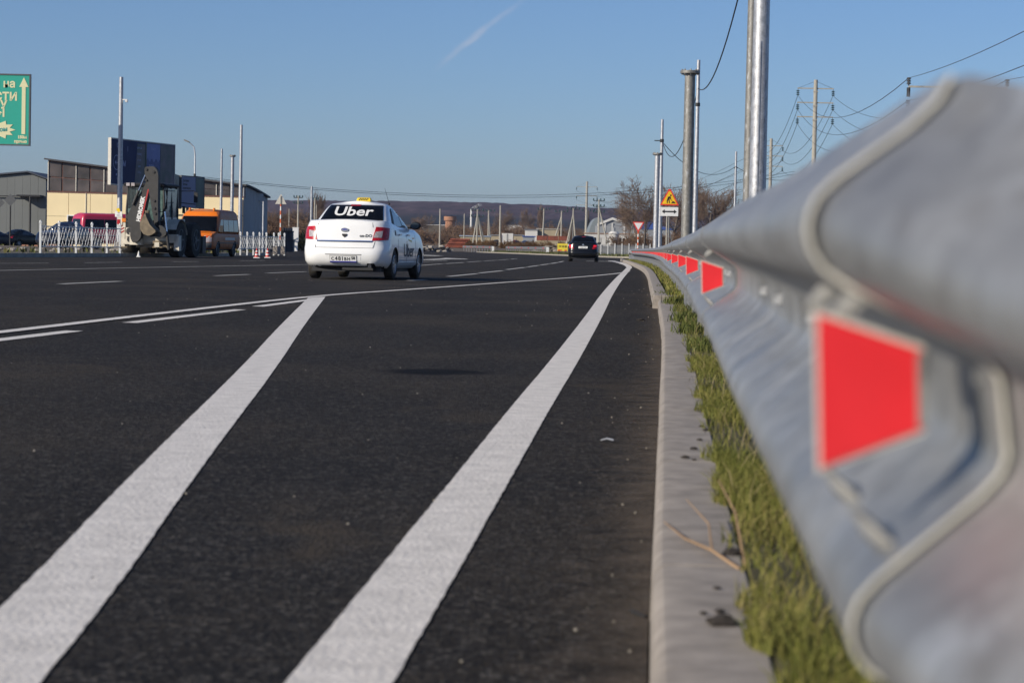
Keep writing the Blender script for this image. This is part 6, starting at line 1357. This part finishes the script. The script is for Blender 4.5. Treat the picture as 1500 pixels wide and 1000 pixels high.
    b = base(612, 330, 352); t = thing('pipe_stack', 'low orange-brown heap of pipes and parts just right of the taxi mirror', 'pipes', b); mb = MB()
    for i in range(6): link('pipe', MB().cyl((-.9, 0, 0), (.9, 0, 0), .16, .16, 8).mesh('pipe', mat('orange_rust', (.36, .10, .04), .8)), t, (random.uniform(-.4, .4), .2 * i, .2 + .28 * (i // 3)), random.uniform(-.3, .3))
    # rubble heaps and debris
    def heap(px, Y, w, h, n, m, label, ybase=358):
        b = base(px, Y, ybase); mb = MB()
        for i in range(n): x = max(-.8, min(.8, random.gauss(0, .3))) * w; k = max(0, 1 - abs(x) / w); r_ = random.uniform(.08, .3); mb.ball((x, random.uniform(-1, 1), random.random() * h * k), r_, 6, 4, (1.5, 1.2, .7), random.choice((0, 0, 1)))
        mb.v = [tuple(c + random.uniform(-.05, .05) for c in p) for p in mb.v]; o = mb.obj('rubble_heap', m, None, 0); o.location = b; tag(o, label, 'heap')
    heap(624, 300, 3.4, .9, 46, [mat('rubble', (0, 0, 0)), M_DARK], 'heap of pale rubble and black tyres right of the taxi'); heap(650, 330, 2.2, .9, 30, [mat('rubble', (0, 0, 0)), M_DARK], 'pale rubble heap left of the rusty pipe stack')
    heap(807, 300, 3.2, 1.1, 70, [mat('rubble', (0, 0, 0)), M_WOODP], 'heap of pale boards and rubble left of the yellow board'); heap(706, 405, 3.0, .5, 30, [mat('sand_heap', (.34, .29, .21), .9), M_SOIL], 'low heap of sandy soil behind the far guardrail')
    for i in range(9): x = random.uniform(-3, 3)
    b = base(806, 297, 362); t = thing('plank_pile', 'loose pile of weathered boards left of the yellow board', 'planks', b)
    for i in range(14): link('plank', MB().box((0, 0, 0), (random.uniform(1.2, 2.6), .18, .05)).mesh('plank', mat('old_plank', (.24, .20, .15), .9, var=.3)), t, (random.uniform(-1.6, 1.6), random.uniform(-.6, .6), .12 + i * .05), random.uniform(-.7, .7)).rotation_euler.y = random.uniform(-.3, .3)
    # yellow advert board on a trailer
    b = base(824, 285, 368); t = thing('yellow_board', 'yellow advertising board with dark figures left of the black car', 'board', b); h = at(824, 357, 285).z - b.z
    f = lambda u, v, w: (u, w, v); MB().box((0, .06, h - .45), (1.3, .1, .95)).obj('panel', mat('board_yellow', (.75, .60, .05), .5), t, 0); mb = MB(); put_text(mb, lambda u, v: (u, -.004, h - .35 + v), '19 18 20', .32, bold=.012, sx=.9); mb.obj('figures', M_INK, t, 0)
    MB().box((-.35, -.002, h - .82), (.45, .02, .14)).box((.38, -.002, h - .82), (.3, .02, .14)).obj('red_band', mat('sign_red', (0, 0, 0)), t, 0)
    for sx in (-.55, .55): MB().cyl((sx, .1, -.1), (sx, .1, h - .8), .04, .04, 8).obj('leg', M_GALVD, t)
    # white box truck from behind
    b = base(743, 425, 362); b.z = at(743, 362.3, 425).z; t = thing('box_truck', 'white box truck seen from behind in the yard', 'truck', (b.x, 425, gz(b.x, 425))); 
    MB().box((0, 2.0, 1.75), (2.15, 4.2, 2.1)).obj('box', wh, t, 0)
    for sg in (-1, 1): MB().box((sg * .53, -.13, 1.75), (1.0, .05, 1.95)).obj('rear_door', wh, t, 0); MB().box((sg * .9, -.14, .58), (.25, .05, .15)).obj('tail_light', M_TAIL, t, 0); [wheel(t, (sg * .85, y, .38), .38, .25, sg) for y in (1.0, 4.6)]
    MB().box((0, -.05, .62), (2.1, .12, .14)).obj('bumper', M_DARK, t, 0); MB().box((0, 5.0, 1.1), (1.9, 1.6, 1.5)).obj('cab', wh, t, 0); MB().box((0, 2.4, .6), (.9, 5.2, .2)).obj('chassis', M_DARK, t, 0)
    MB().box((0, -.17, 1.75), (.04, .04, 1.9)).box((-.12, -.17, 1.75), (.03, .03, 1.9)).box((.12, -.17, 1.75), (.03, .03, 1.9)).obj('lock_rod', M_GALV, t, 0)
    P = dict(L=4.4, W=1.75, H=1.5, paint=M_BLACK, wb=2.55, wr=-1.30, rad=.30, lamp_z=(.72, .95), lamp_a=(.57, .82), plate_z=.62)
    b = base(722, 440, 357); sedan('parked_car', 'black car parked left of the white box truck', P, b, R(80), False); P['paint'] = M_BLUECAR if False else mat('maroon_paint', (.10, .012, .016), .3, coat=.6); b = base(759, 440, 357); sedan('parked_car', 'dark red car parked right of the white box truck', P, b, R(-75), False); P['paint'] = mat('grey_car_paint', (.3, .3, .31), .3, coat=.6); b = base(775, 430, 358); sedan('parked_car', 'grey car half hidden by brown scrub right of the dark red car', P, b, R(-80), False)
    o = MB().box((0, 0, .4), (.6, .25, 2.2)).box((0, -.01, 1.55), (.66, .3, .1)).obj('white_booth', wh); b = base(884, 330, 358); o.location = b + Vector((0, 0, .6)); tag(o, 'small white cabinet on the far side right of the black car', 'cabinet')
    o = MB().box((0, 0, .5), (1.0, .06, .55)).box((0, 0, -.3), (.08, .06, 1.1)).obj('white_board', M_WH); b = base(836, 300, 362); o.location = b + Vector((0, 0, .75)); tag(o, 'small blank white board above the yellow one', 'board')
build_middle()

# ------------------------------------------------------------------ bare trees and scrub
M_TWIG = leafy('bare_twigs', [(.11, .078, .06), (.17, .12, .09), (.24, .17, .125)], .9); M_BARK = mat('bark', (.12, .10, .082), .95, var=.3)
M_SCRUB = leafy('brown_scrub', [(.085, .058, .045), (.14, .09, .062), (.19, .12, .075), (.22, .15, .09)], .95); M_GREENB = leafy('dark_evergreen', [(.012, .018, .01), (.025, .03, .015), (.04, .04, .02)], .9)
def tree_segs(seed, H, spread=.42, levels=5, kids=(9, 7, 7, 6), up=.35, trunk_frac=.5):
    r = random.Random(seed); segs = []
    def grow(p, d, L, rad, lev):
        n = 3 if lev < 2 else 2; q = p
        for i in range(n):
            dd = (d + Vector((r.uniform(-1, 1), r.uniform(-1, 1), r.uniform(-.4, .8) * up)) * (.10 if lev == 0 else .2)).normalized(); q2 = q + dd * L / n; r0 = rad * (1 - .5 * i / n); r1 = rad * (1 - .5 * (i + 1) / n); segs.append((q, q2, r0, r1, lev)); q = q2; d = dd
            if lev < levels - 1 and (lev > 0 or i > 0):
                for k in range(max(1, kids[min(lev, 3)] // (n - (1 if lev == 0 else 0)))):
                    a = r.uniform(0, 6.283); o = d.orthogonal().normalized(); o = Matrix.Rotation(a, 3, d) @ o; sp = spread * r.uniform(.7, 1.5)
                    nd = (d * (1 - sp * .5) + o * sp + Vector((0, 0, up * .5))).normalized(); pos = q - dd * (L / n) * r.random() * .8
                    grow(pos, nd, L * r.uniform(.5, .72), rad * .42 * (1 if lev else .8), lev + 1)
    grow(Vector((0, 0, -.1)), Vector((0, 0, 1)), H * trunk_frac, H * .016, 0); return segs
def seg_mesh(name, segs, m, rmin):
    if not segs: return None
    P0 = np.array([s[0][:] for s in segs]); P1 = np.array([s[1][:] for s in segs]); R0 = np.maximum(rmin, np.array([s[2] for s in segs])); R1 = np.maximum(rmin * .8, np.array([s[3] for s in segs]))
    d = P1 - P0; d /= np.linalg.norm(d, axis=1)[:, None] + 1e-9; ref = np.where(np.abs(d[:, 2:3]) < .9, [[0, 0, 1.]], [[1., 0, 0]]); x = np.cross(d, ref); x /= np.linalg.norm(x, axis=1)[:, None]; y = np.cross(d, x); V = []
    for P, Rr in ((P0, R0), (P1, R1)):
        for k in range(3): a = 2.0944 * k; V.append(P + (x * math.cos(a) + y * math.sin(a)) * Rr[:, None])
    V = np.stack(V, 1); n = len(segs); o = np.arange(n)[:, None] * 6; F = np.concatenate([o + np.array([[k, (k + 1) % 3, 3 + (k + 1) % 3, 3 + k]]) for k in range(3)]); return np_mesh(name, V.reshape(-1, 3), F, m)
_tr = {}
def tree(label, px, Y, ytop, seed, spread=.42, up=.35, group=None, ybase=352, wide=1., m=None, cat='tree', name='bare_tree', rmin=.018, H=None):
    b = base(px, Y, ybase); H = H or at(px, ytop, Y).z - b.z; k = (seed, spread, up, m.name if m else '')
    if k not in _tr:
        s = tree_segs(seed, 10, spread, up=up); hm = max(q[1].z for q in s); s = [(a * (10 / hm), c * (10 / hm), r0, r1, l) for a, c, r0, r1, l in s]; _tr[k] = (seg_mesh('trunk', [q for q in s if q[4] < 2], M_BARK, .03), seg_mesh('crown', [q for q in s if q[4] >= 2], m or M_TWIG, rmin))
    t = thing(name, label, cat, b, random.uniform(0, 6), group); t.scale = (H / 10 * wide, H / 10 * wide, H / 10); link('trunk', _tr[k][0], t); link('crown', _tr[k][1], t); return t
def build_trees():
    tree('broad bare tree left of the road works sign', 944, 330, 256, 3, .55, .25, wide=1.25); tree('bare tree directly behind the road works sign', 985, 345, 256, 5, .5, .3, wide=1.15); tree('bare tree between the two flanged poles, lower and twiggy', 1005, 360, 285, 9, .55, .25, wide=1.1)
    tree('bare round-crowned tree right of the tall thin pole', 1040, 320, 260, 11, .5, .3, wide=1.2); tree('small bare tree left of the lone thin pole', 1058, 350, 300, 3, .55, .25); tree('bare tree behind the give way sign', 926, 400, 285, 5, .5, .3, wide=.9)
    tree('pale tall bare tree just above the taxi rear window', 466, 420, 276, 9, .4, .6, ybase=345, wide=.8)
    for px, yt, sd, lab in ((394, 305, 3, 'bare bush-like tree beside the workshop gable'), (405, 303, 11, 'bare tree behind the striped sign post'), (447, 300, 5, 'bare tree between the double pole and the white pole'), (428, 304, 9, 'bare tree behind the thin short white pole')): tree(lab, px, 380, yt, sd, .55, .25, ybase=346, wide=1.2)
    tree('leafless tree beyond the taxi mirror, above the brick tower', 613, 640, 310, 11, .5, .3, ybase=338); tree('tall thin bare tree left of the double concrete pole', 790, 700, 296, 9, .3, .7, ybase=340, wide=.6)
    tree('thin bare tree on the slope left of the distant pylon', 772, 760, 303, 3, .4, .5, ybase=340, wide=.8); tree('reddish bare tree behind the tall pole by the box truck', 728, 700, 304, 5, .5, .3, ybase=340)
    # thickets that read as one mass
    def thicket(n, fx, fY, fh, m, seed, rmin):
        r = random.Random(seed); protos = [tree_segs(s, 1, .6, 4, (8, 6, 4, 4), .2, .45) for s in (1, 2, 3)]; allv = []
        for i in range(n):
            px, Y = fx(r), fY(r); b = base(px, Y, 350); h = fh(r, px); a = r.uniform(0, 6.28); ca, sa = math.cos(a), math.sin(a); w = h * r.uniform(.9, 1.6)
            tf = lambda p: Vector(((p.x * ca - p.y * sa) * w + b.x, (p.x * sa + p.y * ca) * w + b.y, p.z * h + b.z))
            allv += [(tf(s[0]), tf(s[1]), s[2] * h, s[3] * h, s[4]) for s in r.choice(protos)]
        tag(link('thicket', seg_mesh('thicket', allv, m, rmin)), kind='stuff')
    thicket(240, lambda r: r.uniform(655, 860), lambda r: r.uniform(560, 820), lambda r, p: r.uniform(3.5, 9.5), M_SCRUB, 1, .035)
    thicket(130, lambda r: r.uniform(590, 720), lambda r: r.uniform(520, 780), lambda r, p: r.uniform(3, 6.5), M_SCRUB, 2, .035)
    thicket(150, lambda r: r.choice((r.uniform(680, 720), r.uniform(752, 812), r.uniform(690, 830))), lambda r: r.uniform(385, 470), lambda r, p: r.uniform(.6, 2.4), leafy('russet_scrub', [(.10, .055, .025), (.16, .09, .04), (.20, .13, .06)], .95), 3, .02)
    thicket(110, lambda r: r.uniform(380, 470), lambda r: r.uniform(330, 520), lambda r, p: r.uniform(3, 7.5), M_SCRUB, 4, .03)
    thicket(60, lambda r: r.uniform(395, 447), lambda r: r.uniform(215, 290), lambda r, p: r.uniform(1.6, 2.8), M_GREENB, 5, .04)
    thicket(90, lambda r: r.uniform(900, 1085), lambda r: r.uniform(310, 480), lambda r, p: r.uniform(2, 5.5), M_SCRUB, 6, .025)
    thicket(80, lambda r: r.uniform(860, 1000), lambda r: r.uniform(680, 900), lambda r, p: r.uniform(3, 7), M_SCRUB, 7, .04)
build_trees()
